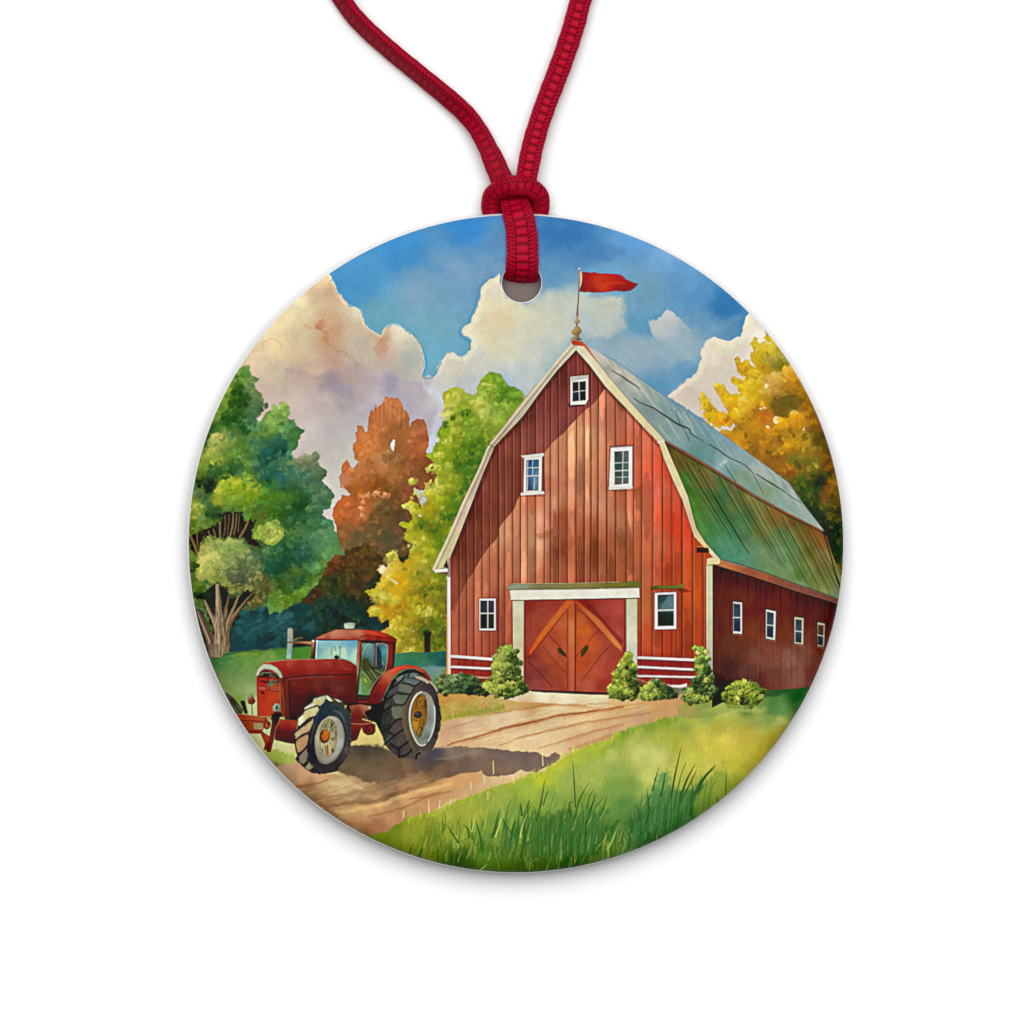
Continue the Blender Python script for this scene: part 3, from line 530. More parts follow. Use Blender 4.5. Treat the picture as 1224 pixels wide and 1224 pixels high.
for p, w, c, a in [([130,820,250,805,360,770], [3, 2, 1], (140,84,44), .8), ([200,870,400,900,600,850,760,880], [8, 5, 3], (150,108,74), .5), ([330,960,520,930,700,920,860,860,1100,790,1224,750], [2, 6, 7, 3], (116,80,54), .55), ([640,1030,760,1000,900,960,1050,890,1224,850], [1.2, 2, 1.6, 1], (150,92,54), .7),
    ([420,1000,700,950,900,880,1224,790], [3, 5, 3], (222,174,112), .5), ([380,790,480,800,600,830], [4, 7, 3], (206,178,128), .6), ([450,1060,620,1090,760,1050], [3, 6, 3], (160,104,70), .5), ([150,870,260,900,330,960,420,1020], [3, 6, 5, 3], (130,88,56), .45)]:
    fill(L(p, w, soft=2, rough=1.6, rs=7), c, a)
for i in range(110):
    x = _rng.uniform(100, 1150); y = 1000-(x)*.18+_rng.uniform(-140, 60); l = _rng.uniform(40, 160)
    fill(L([x, y, x+l, y-l*_rng.uniform(.15, .35)], _rng.uniform(.6, 1.5), soft=.9, rough=1.2), (220,176,120) if i % 2 else (150,102,68), .25)
F(330, 800, 5.829)
fill(P([-80,560,0,560,60,590,130,610,120,640,30,670,-80,690], soft=1.5, rough=2, rs=4), wash([-40,600,150,160,70, 20,620,140,150,60, 80,630,150,160,70, 0,660,96,90,50], 3), .85)
for i in range(90):
    x = _rng.uniform(-90, 125); y = 650+_rng.uniform(-40, 12)
    fill(L([x, y, x+_rng.uniform(-6, 8), y-_rng.uniform(20, 60)], [1.4, .3], soft=.5), (_rng.uniform(120, 190), _rng.uniform(140, 176), _rng.uniform(40, 90)), .6)
# painted shadow patch of tractor on the road
F(330, 800, 5.829)
fill(P([440,560,540,535,740,535,780,560,1000,600,1100,555,1180,545,1224,600,1200,650,1100,690,900,740,760,790,640,790,480,740,420,700], soft=2.5, rough=3, rs=9, seed=5), wash([600,570,60,54,48, 700,560,64,58,50, 550,640,96,76,58, 700,640,92,74,58, 820,650,94,72,56, 620,700,112,86,66, 1000,640,84,70,66, 1100,600,60,54,66, 1150,580,74,66,76, 900,700,120,88,66, 760,740,120,92,70], 4), .92, mot=.08, ms=8)
F(500, 760, 6.12)
FE = np.broadcast_to(np.clip((gx-486)/50, 0, 1)[None, :], (NY, NX))
fill(P([100,830,200,815,330,812,520,822,700,840,860,850,930,880,1010,855,1045,880,1040,905,960,950,900,980,860,1000,760,985,680,1010,500,1030,460,990,320,1010,200,1040,50,1080,-60,1100,-60,930,20,900], soft=.9, rough=1.6, rs=7), wash([120,850,76,72,84, 60,900,70,62,68, 250,850,126,104,92, 400,840,138,112,98, 350,900,112,84,72, 500,880,116,92,82, 650,870,108,88,84, 800,900,112,90,82, 900,910,116,92,80,
   700,960,124,98,84, 950,900,122,98,84, 550,980,120,90,74, 200,940,112,84,66, 200,1000,110,80,62, 50,1000,116,84,62, 0,1060,124,88,62], 5), .95, mot=.09, ms=7, clip=FE)
fill(L([120,900,250,890,330,870,420,850], [1, 3, 1], soft=2, rough=1), (150,126,110), .5)
fill(P([320,1010,460,990,480,1030,440,1070,300,1110,150,1140,0,1190,-80,1200,-80,1110,100,1080,240,1040], soft=2, rough=1.6, rs=7), (204,146,92), .85, clip=FE)
fill(L([-60,1140,100,1120,240,1080], [2, 5, 2], soft=2), (226,178,116), .6)
fill(L([-60,1195,60,1170,160,1145], 1.6, soft=1), (160,96,54), .7)
# foreground grass
F(680, 760, 6.12)
fg = P([-1600,1500,-1330,1420,-1180,1330,-1020,1290,-800,1200,-600,1130,-420,1075,-280,1010,-200,1000,-60,900,0,880,60,840,150,800,250,770,310,755,330,720,430,680,560,650,700,600,850,590,930,530,1050,515,1224,505,1500,430,1800,380,2200,300,2200,1800,-1600,1900], rough=2.0, rs=4, seed=51)
fgw = wash([-1300,1420,110,130,36, -1100,1400,142,152,46, -900,1330,160,170,60, -700,1300,158,170,62, -500,1200,150,170,70, -300,1100,150,176,62, -200,1040,178,190,50, -60,950,176,190,60, 60,900,164,182,64, 200,840,150,170,50, 300,800,148,168,60, 400,730,120,148,46, 600,670,134,156,60, 700,640,120,146,48,
   450,790,168,182,84, 300,880,178,190,96, 500,860,190,196,110, 650,880,196,200,110, 200,960,160,178,84, 350,980,140,168,80, 600,1000,186,194,100, 120,1050,158,180,84, 0,1040,152,176,84, 300,1100,120,156,70, 450,1080,122,158,72, 650,750,166,174,70, 800,760,160,168,56, 850,660,140,160,66, 1000,600,140,166,84, 1100,540,178,186,90, 1200,540,190,196,96,
   950,650,180,180,72, 1100,660,176,172,64, 1000,740,196,186,74, 1150,780,204,190,76, 1300,750,186,170,64, 900,800,184,182,74, 1050,860,200,190,66, 1200,860,196,186,66, 900,900,186,188,72, 1224,960,184,180,60, 1000,960,190,186,80, 1100,1050,160,168,70, 950,1100,150,166,66, 1350,700,184,174,70, 1400,850,178,166,52, 1500,760,164,150,50, 1450,620,120,156,76,
   1550,640,176,184,100, 1350,620,150,160,80, 1600,700,150,150,56, 1300,530,60,110,50, 1500,480,32,84,36, 1650,480,30,78,34, 1700,560,60,110,48, 1550,560,90,140,76, 1300,960,176,172,60, 1200,1100,140,148,50, 1000,1200,120,148,50,
   -100,1200,124,158,72, -400,1300,124,158,66, -600,1400,110,146,58, -800,1450,132,152,50, -1000,1480,104,124,32, 100,1200,110,146,56, 400,1250,90,136,66, 500,1350,80,124,64, -200,1400,96,132,50, -300,1550,86,116,38, -600,1600,80,120,40, -100,1650,78,98,24, 100,1450,92,128,50, 300,1500,76,116,50, 0,1700,62,88,22, 500,1500,82,126,64, -800,1640,52,80,22, -400,1700,60,90,24], 8, pw=3.2)
fill(fg, fgw, mot=.06, ms=16, id=ID['grass'])
# rough fringe along the road edge
edge_pts = T([-1180,1330,-1020,1290,-800,1200,-600,1130,-420,1075,-280,1010,-200,1000,-60,900,0,880,60,840,150,800,310,755,330,720,430,680,560,650,700,600,850,590,930,530,1050,515,1224,505,1400,460])
F()
for i in range(520):
    t = _rng.rand()*(len(edge_pts)-1.001); k = int(t); p = edge_pts[k]*(1-t+k)+edge_pts[k+1]*(t-k)
    g = _rng.rand(); s = 5+2.5*(p[0] < 700)
    c = (150+50*g, 168+26*g, 44+30*g) if p[0] < 740 else ((104+60*g, 138+36*g, 34+40*g))
    fill(L([p[0], p[1]+_rng.uniform(0, 7), p[0]+_rng.uniform(-1.5, 2.5), p[1]-_rng.uniform(-1, s)], [1.6, .3], soft=.6), c, .5)
for x, y, h in [(513,971,15), (583,956,9), (590,925,15), (649,915,20), (671,907,9), (482,977,8), (563,943,8), (685,899,8), (614,935,8), (538,962,7), (525,965,9), (579,935,9)]:
    fill(L([x, y, x+_rng.uniform(-1, 1), y-h], [1.4, .9], soft=.5), (226,200,144), .8)
# soft strokes over the whole meadow
gm = full(fg)
for i in range(1500):
    x = _rng.uniform(440, 985); y = _rng.uniform(830, 1046)
    if gm[int(np.clip((y-Y0)*SC, 0, NY-1)), int(np.clip((x-X0)*SC, 0, NX-1))] < .5: continue
    c = CAN[int((y-Y0)*SC), int((x-X0)*SC)]*255
    q = _rng.uniform(-.14, .14); h = _rng.uniform(4, 16)*(0.4+(y-830)/200)
    fill(L([x, y+h*.4, x+_rng.uniform(-1, 3), y-h*.6], [1.4, .4], soft=.8), tuple(np.clip(c*(1+q), 0, 255)), .5, clip=gm)
F(); fill(P([808,848,822,838,842,833,862,838,880,846,850,858,812,858], soft=1.2, rough=1.5, rs=4), wash([820,848,160,150,80, 845,842,130,150,70, 870,848,160,172,86], 3), id=ID['grass'])
F(); fill(P([838,850,850,845,870,842,900,838,930,832,960,820,970,826,960,846,930,850,900,852], soft=2, rough=2), wash([860,846,150,170,80, 900,846,176,186,96, 930,842,100,146,80, 950,832,36,92,44], 3), .6)
# dark clumps of blades
F(620, 860, 6.12)
fill(P([-200,1000,-60,960,-20,800,60,720,140,680,200,720,240,690,280,670,300,700,360,640,400,700,460,660,520,620,560,680,640,630,660,660,620,760,740,750,640,880,600,940,560,1000,480,1080,200,1130,-200,1150], soft=5, rough=6, rs=8), wash([0,900,96,124,40, 100,800,88,126,50, 300,760,72,112,48, 500,700,70,118,58, 620,700,80,124,58, 300,950,54,98,36, 500,900,50,98,44, 100,1050,60,92,26, 400,1040,38,82,34, 600,820,48,100,48], 4), .75, clip=gm)
fill(P([780,760,830,700,900,780,930,690,940,600,970,510,1010,430,1040,410,1070,380,1110,400,1120,500,1170,540,1260,500,1300,520,1300,760,1150,830,1000,900,870,945,830,860], soft=5, rough=5, rs=5), wash([1060,460,84,140,84, 1000,560,66,124,72, 1100,600,54,116,66, 900,760,56,112,58, 1000,740,38,94,48, 1150,700,40,96,44, 1250,620,66,116,50, 1000,860,34,80,32, 880,860,48,98,46], 4), .72, clip=gm)
def blade(x0, y0, x1, y1, x2, y2, w, c, a=.9):
    fill(L([x0, y0, x1, y1, x2, y2], [w, w*.8, .3], soft=.35), c, a, clip=gm, id=ID['grass'])
for s in [(130,740,165,600,190,440,2.6), (415,640,405,440,395,310,1.6), (395,800,440,600,515,460,2.4), (490,760,540,620,560,540,2.2), (600,700,625,630,648,565,1.8), (940,760,950,640,940,510,2.6), (885,740,875,680,860,615,2.6), (980,520,1000,440,1025,350,1.8), (1040,560,1060,470,1070,390,2.4),
          (1110,600,1145,400,1190,200,2.6), (1150,560,1190,400,1224,320,1.0), (1180,560,1240,420,1290,330,2.2), (1200,700,1280,560,1325,480,3), (1130,730,1200,520,1240,430,2.6), (1290,600,1350,440,1440,345,3.6), (20,700,20,660,15,610,2), (60,680,75,610,82,580,1.6), (380,700,370,620,395,600,2), (1240,700,1300,560,1370,470,2.4),
          (-30,860,-90,780,-130,700,3), (-60,960,-80,840,-120,760,2.8), (560,640,600,600,620,560,1), (730,740,680,800,640,900,3), (180,620,200,560,215,520,1.4), (500,640,520,560,545,520,1)]:
    blade(*s, (40+_rng.uniform(-8, 20), 92+_rng.uniform(-14, 16), 44+_rng.uniform(-10, 10)))
for s in [(10,900,30,760,75,650,1.8), (65,880,85,780,105,710,1.4), (205,890,220,800,240,700,1.4), (395,810,420,730,450,660,1.4), (310,1010,310,880,320,740,1.8), (460,900,500,780,570,640,1.4), (590,820,600,720,650,640,1.2), (340,700,335,720,330,800,1), (650,950,690,870,720,790,3), (180,1010,190,900,200,840,1.2), (840,880,820,840,810,800,1.6), (430,700,420,760,400,830,1.2), (-60,880,-50,780,-20,680,1.2), (-170,860,-140,760,-115,640,1.6), (-250,800,-240,720,-225,640,1.2), (1090,800,1100,700,1110,560,1), (640,860,560,960,520,1040,1.2), (1010,880,1020,800,1030,740,1.2)]:
    blade(*s, (170+_rng.uniform(-20, 40), 184+_rng.uniform(-14, 16), 90+_rng.uniform(-20, 40)), .65)
for i in range(260):
    x = _rng.uniform(-700, 760); base = 1000-abs(x-200)*.08+_rng.uniform(-150, 120); h = _rng.uniform(50, 190)
    g = _rng.rand(); c = (40+60*g, 84+60*g, 30+34*g) if i % 3 else (126+40*g, 150+30*g, 56+30*g)
    blade(x, base, x+_rng.uniform(-12, 24), base-h*.6, x+_rng.uniform(-20, 60), base-h, _rng.uniform(.8, 2.4), c, .5)
for i in range(150):
    x = _rng.uniform(-120, 620); base = 960+_rng.uniform(-120, 60); h = _rng.uniform(120, 320)
    g = _rng.rand(); c = (36+40*g, 84+46*g, 34+30*g)
    blade(x, base, x+_rng.uniform(-6, 24), base-h*.6, x+_rng.uniform(0, 80), base-h, _rng.uniform(1.2, 3), c, .5)
for i in range(230):
    x = _rng.uniform(800, 1400); base = 900-(x-820)*.35+_rng.uniform(-90, 60); h = _rng.uniform(80, 290)
    g = _rng.rand(); c = (34+50*g, 84+50*g, 40+30*g)
    blade(x, base, x+_rng.uniform(0, 24), base-h*.6, x+_rng.uniform(0, 80), base-h, _rng.uniform(.8, 2.6), c, .5)
F(430, 860, 6.12)
for s in [(365,995,370,950,370,925,2), (570,1050,570,980,558,915,3), (655,1040,665,960,665,880,2), (680,1060,700,990,740,930,2.6), (760,1080,770,960,755,880,2.4), (900,960,880,850,850,740,4), (720,900,680,840,630,760,2.6), (970,860,1000,760,1020,660,3), (800,860,790,800,760,770,3), (430,1010,450,960,460,930,4), (1190,700,1180,660,1175,630,2)]:
    blade(*s, (56,100,40), .8)
for s in [(990,860,1030,760,1055,670,1.8), (1175,860,1190,780,1225,690,1.6), (820,820,835,760,850,680,1.4), (880,1105,910,1080,930,1060,1.6)]:
    blade(*s, (186,196,110), .8)
for i in range(90):
    x = _rng.uniform(350, 1150); y = _rng.uniform(960, 1110)
    blade(x, y, x+4, y-30, x+_rng.uniform(-10, 30), y-_rng.uniform(30, 80), _rng.uniform(.8, 2.2), (54+_rng.uniform(0, 30), 90+_rng.uniform(0, 30), 26), .45)
F(800, 800, 6.12)
fill(P([180,960,230,880,300,840,340,740,380,735,430,800,440,860,400,960,300,1040,200,1090], soft=3, rough=3, rs=7), (120,146,52), .6, clip=gm)
for s in [(415,920,415,830,418,740,1.4), (355,980,352,950,350,930,2.2), (160,980,230,820,340,695,3.4), (90,960,170,800,200,740,2)]:
    blade(*s, (52,96,44), .75)
# ---------------- gold tree at the right
F(860, 380, 7.65)
gt = P([415,105,430,110,700,300,1200,700,1300,1400,1200,2400,700,2400,600,1900,400,1650,200,1400,0,1200,-40,1080,0,1050,20,1020,100,1030,150,1000,130,965,100,1000,40,990,-60,975,-120,930,-150,880,-125,855,-160,800,-170,720,-150,680,-120,740,-70,790,-10,850,40,870,80,880,60,820,20,760,-20,690,-50,640,-20,610,20,615,60,650,90,690,110,710,150,690,190,700,200,690,165,660,165,620,110,600,105,550,130,530,175,560,225,575,
   215,540,190,520,160,480,150,420,140,370,165,350,190,375,200,415,220,400,235,385,270,390,290,430,330,450,290,390,280,340,310,320,310,290,290,240,315,210,325,170,340,190,350,220,375,245,400,210,440,235,470,235,420,190,425,150], rough=.9, rs=3, seed=61)
foliage(gt, wash([430,170,214,184,10, 420,125,160,140,10, 330,200,210,188,30, 400,280,200,172,50, 330,360,192,168,30, 480,240,206,182,60, 450,380,170,150,60, 520,420,140,132,50, 540,350,160,146,60, 560,460,120,104,30, 600,420,140,130,50, 170,380,196,120,20, 180,450,204,140,20, 250,430,206,172,40, 400,480,176,128,24, 350,530,204,166,40,
   300,620,206,178,40, 130,560,208,176,20, 200,620,212,180,30, 430,640,206,170,90, 520,560,200,160,80, 630,500,214,164,40, 680,540,214,160,44, 600,560,176,128,40, 650,640,160,112,30, 700,620,160,110,20, 500,640,196,146,70, 560,700,170,130,50, 20,650,200,160,20, 60,720,206,170,20, 130,750,208,160,14, 220,760,206,180,60, 320,720,204,168,30,
   400,780,196,146,30, 500,760,124,98,30, 550,840,104,88,30, 600,760,104,86,40, 650,800,104,84,30, 700,720,130,96,20, 590,920,84,72,20, 330,870,160,96,20, 420,900,168,90,16, 480,920,190,110,20, 270,880,204,150,30, 180,860,208,186,50, 100,860,206,158,14, 60,960,196,120,10, 0,930,206,152,10, -100,880,206,170,10, -140,800,208,176,20,
   250,960,160,116,20, 180,1020,166,120,20, 60,1050,206,170,10, 350,940,196,130,10, 450,1020,206,130,10, 560,980,214,168,20, 650,900,206,150,30, 720,920,204,134,20, 740,980,196,136,20, 640,1020,160,112,20, 300,1060,160,104,14, 400,1100,190,134,20, 200,1120,156,104,20, 500,1100,150,110,20, 600,1120,124,88,20, 760,1040,120,90,24, 850,900,120,84,30,
   800,800,140,94,24, 860,980,150,104,34, 820,1060,110,80,34, 900,1100,90,68,20, 900,960,110,60,20, 960,1150,80,54,14, 400,1200,124,86,10, 550,1160,170,120,10, 680,1180,196,146,10, 760,1160,180,140,40, 300,1180,140,92,10, 850,1160,84,70,30], 4, pw=3.6),
   360, (2, 5), .14, id=ID['tree_gold'], mot=.12, ms=9, edge=.10, seed=15, tint=[(214,184,40), (150,104,16), (190,120,16)])
tufts(gt, 80, 14, r=(4, 9), up=1.2, dn=.74, a=.42)
g_ = np.random.RandomState(5)
for x, y in [(330,190),(320,215),(300,235),(300,330),(320,370),(165,370),(165,400),(180,440),(210,420),(130,550),(120,570),(180,570),(190,660),(200,680),(20,650),(40,680),(60,700),(50,750),(70,790),(150,720),(110,770),(-155,830),(-135,870),(-140,910),(-100,900),(-110,960),(-60,930),(-40,985),(0,990),(60,980),(20,900),(40,870),(-60,1050),(0,1060),(60,1060),(-120,1050),(250,400),(420,180),(440,205),(360,250)]:
    F(860, 380, 7.65); c_ = g_.rand(); fill(E(x, y, g_.uniform(14, 26), g_.uniform(14, 24), 0, rough=1.0, rs=3), (206+10*c_, 160+24*c_, 14+20*c_), .8, id=ID['tree_gold'], edge=.12, ew=1)
MASKFULL = full(gt)
F(860, 520, 7.65)
lw = wash([100,20,190,134,20, 200,60,184,128,14, 400,30,196,136,16, 300,140,130,90,10, 400,180,160,108,16, 500,110,150,104,10, 620,100,190,134,14, 720,90,196,148,30, 780,60,176,138,44, 820,140,140,110,40, 460,260,140,94,20, 550,240,140,92,24, 640,220,120,104,44, 680,220,100,110,44, 600,300,150,92,34, 650,340,140,80,30, 750,300,124,96,40,
   870,240,110,112,44, 950,200,130,88,34, 960,280,110,66,28, 850,320,104,96,40, 640,420,110,92,30, 760,400,70,84,28, 740,440,48,84,28, 840,400,96,90,34, 940,400,28,38,22, 900,440,30,44,22, 990,370,50,50,24, 1040,420,150,92,24, 1000,500,140,84,24, 1080,480,120,90,20, 970,560,130,72,24, 1090,580,110,70,20, 820,500,50,80,28, 900,520,46,76,30,
   750,560,50,74,30, 850,600,50,78,26, 950,650,84,84,24, 1040,640,74,70,20, 900,700,44,56,26, 1000,740,40,54,26, 1100,700,50,52,20, 850,720,30,50,26, 950,800,28,42,24, 1050,820,36,54,24, 1100,900,34,50,22, 980,900,44,44,34, 1000,1000,30,42,28, 1080,1050,36,60,26, 1040,1180,34,52,24, 1100,1180,32,48,22, 980,120,90,70,20, 900,60,80,66,30, 1020,200,100,60,20, 1000,1400,30,44,20], 4, pw=3.4)
low = P([-100,-20,300,-30,1000,-40,1300,300,1300,1800,900,1800,900,900,600,500], soft=4)
fill(low, lw, 1, clip=MASKFULL, mot=.14, ms=8)
dabs(low, 420, (2, 5), .2, seed=77, tint=[(120,96,30), (40,60,26), (170,124,20)]); MASKFULL = None
F(860, 380, 7.65)
for x, y, rx, ry in [(525,935,34,36), (680,865,34,24), (440,1000,22,12), (410,820,16,8), (380,835,12,8), (775,1010,8,20), (430,620,14,22)]:
    fill(E(x, y, rx, ry, 10, rough=1.2, rs=3), (230,212,172), .85)
fill(P([485,740,560,720,700,700,760,740,740,800,700,850,640,860,600,950,570,900,500,880,470,800], soft=3, rough=4, rs=4), (104,86,34), .7)
fill(L([490,740,540,745,620,720,740,705], [1, 1.5, .8], rough=1.2, rs=3), (90,66,20), .6)
for k, (x, y, r, li, da) in enumerate([(640,500,9,(224,182,66),(190,134,40)), (520,560,10,(212,176,90),(180,134,54)), (700,930,10,(214,156,30),(176,116,20)), (560,970,8,(220,176,30),(196,136,20)), (400,300,10,(214,190,70),(186,156,36)), (520,410,8,(150,140,64),(112,104,36)),
     (300,620,12,(218,190,60),(190,150,30)), (220,780,10,(214,190,80),(196,150,30)), (350,1080,10,(190,136,26),(140,92,14)), (650,1190,9,(206,156,20),(150,104,14)), (850,1000,8,(160,112,40),(104,70,24)), (100,780,8,(216,178,30),(200,140,10)), (660,640,10,(176,122,40),(130,88,22))]):
    clump(x, y, r, li, da, 24, 500+k, a=.6)

# ---------------- barn
F()
BN = ID['barn']
wall = P([688,418,704.6,436,724,462,747,486,770,511,788,529,794,548,804,572,816,598,825,626,830,641,843,654,853,667,853,830,765,822,650,828,535,810,535,672,539,664.5,549,640,554,627,565,599,578,565,588,542,591.5,533.5,600,524,624.5,498,644,471,665,444,680,423])
ww = wash([700,520,208,136,94, 690,540,202,128,86, 710,500,196,112,80, 730,500,186,96,72, 760,530,194,86,60, 690,580,188,110,78, 710,600,196,118,84, 700,640,164,80,50, 715,660,140,66,36, 740,620,184,106,72, 740,660,168,84,52, 760,600,180,88,58, 780,580,196,78,56, 790,560,204,70,44,
  800,620,204,62,38, 815,640,198,60,34, 780,650,180,80,52, 800,680,180,60,34, 760,690,160,78,48, 830,680,182,66,30, 840,720,184,68,28, 820,740,168,58,30, 765,730,160,80,44, 775,770,170,62,36, 800,770,170,54,32, 835,780,170,62,30, 780,800,140,38,22, 820,800,144,40,22,
  640,600,200,104,72, 645,620,206,128,94, 660,600,200,122,88, 655,580,190,100,72, 640,650,198,130,94, 630,680,196,120,84, 620,650,188,108,76, 610,670,180,96,66, 600,690,178,90,62, 650,690,176,90,60, 680,690,168,80,52, 600,640,196,122,84, 670,620,172,78,50, 675,660,150,68,44, 660,560,196,116,84,
  590,680,180,94,64, 580,720,170,84,58, 600,740,160,74,52, 560,750,170,84,60, 550,740,162,76,54, 548,780,168,76,52, 580,780,166,72,50, 600,780,160,70,48, 560,800,158,48,32, 580,810,150,44,30], 4)
fill(wall, ww, mot=.05, ms=9, id=BN); wm = full(wall)
# planks of slightly differing paint
bx_ = [537,548.7,557.5,566.7,576,585.3,595.6,603,612.7,622,630.7,640.5,650.6,658,667.5,678,688.7,698,706,715,725,735.6,748.6,757.6,766.6,780,792,803,815.6,828,840,850]
for i in range(len(bx_)-1):
    q = _rng.uniform(-.09, .10)
    a, b = bx_[i], bx_[i+1]
    m = P([a, 400, b, 400, b, 840, a, 840])
    shade(m, (1+q, 1+q*1.3, 1+q*1.4), 1, wm)
    for k in range(5):
        y = _rng.uniform(430, 800); h = _rng.uniform(14, 50); q = _rng.uniform(-.14, .14)
        shade(E((a+b)/2, y, (b-a)*.42, h, 0, soft=2, rough=1.5, rs=8, seed=k), (1+q, 1+q, 1+q), 1, wm)
# paint-dark upper left (the painter's shadow wash)
sh = P([680,400,735,474,724,464,719,470,715,476,708,484,700,490,694,496,688,502,681,509,674,518,667,523,659,531,651,541,650,549,652,592,622,592,618,598,615,608,611,613,600,626,596,633,594,644,586,652,575,667,566,684,559,693,552,708,548,716,542,728,535,734,520,690,560,560], soft=.5)
fill(sh, wash([688,440,120,48,44, 700,470,128,56,52, 680,490,130,58,56, 660,480,112,46,44, 640,510,122,54,50, 650,530,134,62,56, 620,540,128,58,46, 600,560,112,48,38, 600,590,124,56,42, 580,600,108,46,34, 570,640,110,48,36, 590,640,126,56,40, 560,680,124,56,40, 550,660,96,40,30, 545,700,134,60,44, 630,500,90,40,34, 670,450,92,40,36, 565,610,84,36,28], 3), .9, clip=wm, mot=.06, ms=8)
for i in range(len(bx_)-1):
    q = _rng.uniform(-.07, .08); shade(P([bx_[i], 400, bx_[i+1], 400, bx_[i+1], 740, bx_[i], 740]), (1+q, 1+q, 1+q), 1, wm*full(sh))
# dark eave line under both rakes
for p, w, a in [([688,420,665,447,644,474,624,501,600,527,591,537,579,567,566,601,555,629,541,662], [5, 6, 6], .45), ([688,420,705,440,725,466,748,490,771,515,787,533], [3, 3, 2], .5), ([787,533,793,550,803,574,815,600,824,628], 1.2, .3)]:
    fill(L(p, w, soft=1.3), (70,26,24), a, clip=wm)
# battens
for i, x in enumerate(bx_[1:-1]):
    j = [_rng.uniform(-.8, .8) for _ in range(5)]
    pts = [x+j[0], 415, x+j[1]*.6, 520, x+j[2]*.6, 620, x+j[3]*.5, 720, x, 850]
    fill(L(pts, [1.1, .9+_rng.rand()*.8, 1.2], soft=.5), (74,26,22), _rng.uniform(.55, .9), clip=wm)
    fill(L([q+(1.5 if k % 2 == 0 else 0) for k, q in enumerate(pts)], .8, soft=.7), (214,140,104), .28, clip=wm)
    fill(L([q-(1.7 if k % 2 == 0 else 0) for k, q in enumerate(pts)], 1.6, soft=1), (96,36,26), .22, clip=wm)
for i in range(160):
    x = _rng.uniform(540, 842); y = _rng.uniform(440, 790)
    fill(L([x, y, x+_rng.uniform(-1, 1), y+_rng.uniform(8, 36)], [.5, 1.2, .4], soft=.8), (106,40,28) if i % 2 else (214,134,98), .22, clip=wm)
fill(P([745,518,756,545,760,620,748,700,762,640,752,560], soft=1), (126,60,40), .0)
F(680, 520, 6.12)
fill(P([755,560,775,580,770,700,755,760], soft=1, rough=1), (196,48,24), .7); fill(P([760,600,830,600,830,750,765,760], soft=2), (196,50,30), .35)
fill(P([690,200,750,360,760,420,700,300], soft=1), (206,60,36), .5)
for p in [[165,700,210,760,200,900,160,1000,165,850], [420,560,470,800,476,1000,430,1040,410,800], [475,400,540,360,540,560,490,540]]:
    fill(P(p, soft=2, rough=2), (120,54,28), .4, clip=wm)
F(500, 640, 6.12)
fill(P([860,-10,1000,-60,1110,-60,1150,60,1110,120,1060,60,980,10,900,30], soft=2, rough=2), (140,60,40), .35)
fill(P([580,430,680,330,780,350,800,420,690,470,590,700,560,480], soft=6, rough=3), (120,50,36), .22)
# ---------------- side wall
F(820, 640, 6.12)
sw = P([190,205,300,225,480,285,650,340,820,400,1000,455,1150,500,1200,520,1200,900,930,1105,800,1120,600,1130,500,1150,350,1180,190,1260])
fill(sw, wash([230,260,70,26,18, 400,300,74,26,16, 600,360,76,26,16, 850,440,74,26,20, 1050,520,72,28,22, 250,450,98,40,28, 400,450,110,44,28, 500,500,100,36,24, 700,500,104,38,26, 900,560,92,36,28, 1050,600,82,32,26, 230,700,96,42,30, 350,800,104,50,38, 300,950,72,40,38, 500,750,116,50,34, 520,900,126,66,56, 450,1000,96,54,48,
   700,750,110,48,34, 620,850,124,60,48, 750,900,140,82,72, 850,850,120,66,54, 800,1050,130,76,66, 650,1080,110,54,46, 930,1000,110,50,42, 950,800,104,44,34, 560,1080,90,44,40, 250,1100,70,30,26, 300,1180,34,16,20], 5), mot=.1, ms=8, id=BN)
sm_ = full(sw)
for i, x in enumerate([255,325,375,450,510,545,640,690,770,815,880,930,985,1020,1065,1090]):
    l = _rng.uniform(60, 200); y = 215+(x-190)*.315
    fill(L([x, y, x+_rng.uniform(-6, 6), y+l], [2.2, 1.2, .4], soft=.8), (34,12,12), .7, clip=sm_)
    fill(L([x+_rng.uniform(-6, 6), y+l*.7, x, 1150], [.7, .6, .5], soft=.9), (70,28,22), .35, clip=sm_)
for i in range(130):
    x = _rng.uniform(200, 1080); y = _rng.uniform(240, 1080)
    fill(L([x, y, x+_rng.uniform(-3, 3), y+_rng.uniform(40, 160)], [.5, 1.4, .4], soft=.9), (66,26,22) if i % 2 else (150,84,68), .24, clip=sm_)
fill(L([195,225,480,300,820,415,1150,515], [2, 3, 3], soft=1.5), (30,12,10), .55, clip=sm_)
fill(P([200,1000,300,1060,400,1060,280,1250,180,1250], soft=3, rough=2), (40,20,24), .7, clip=sm_)
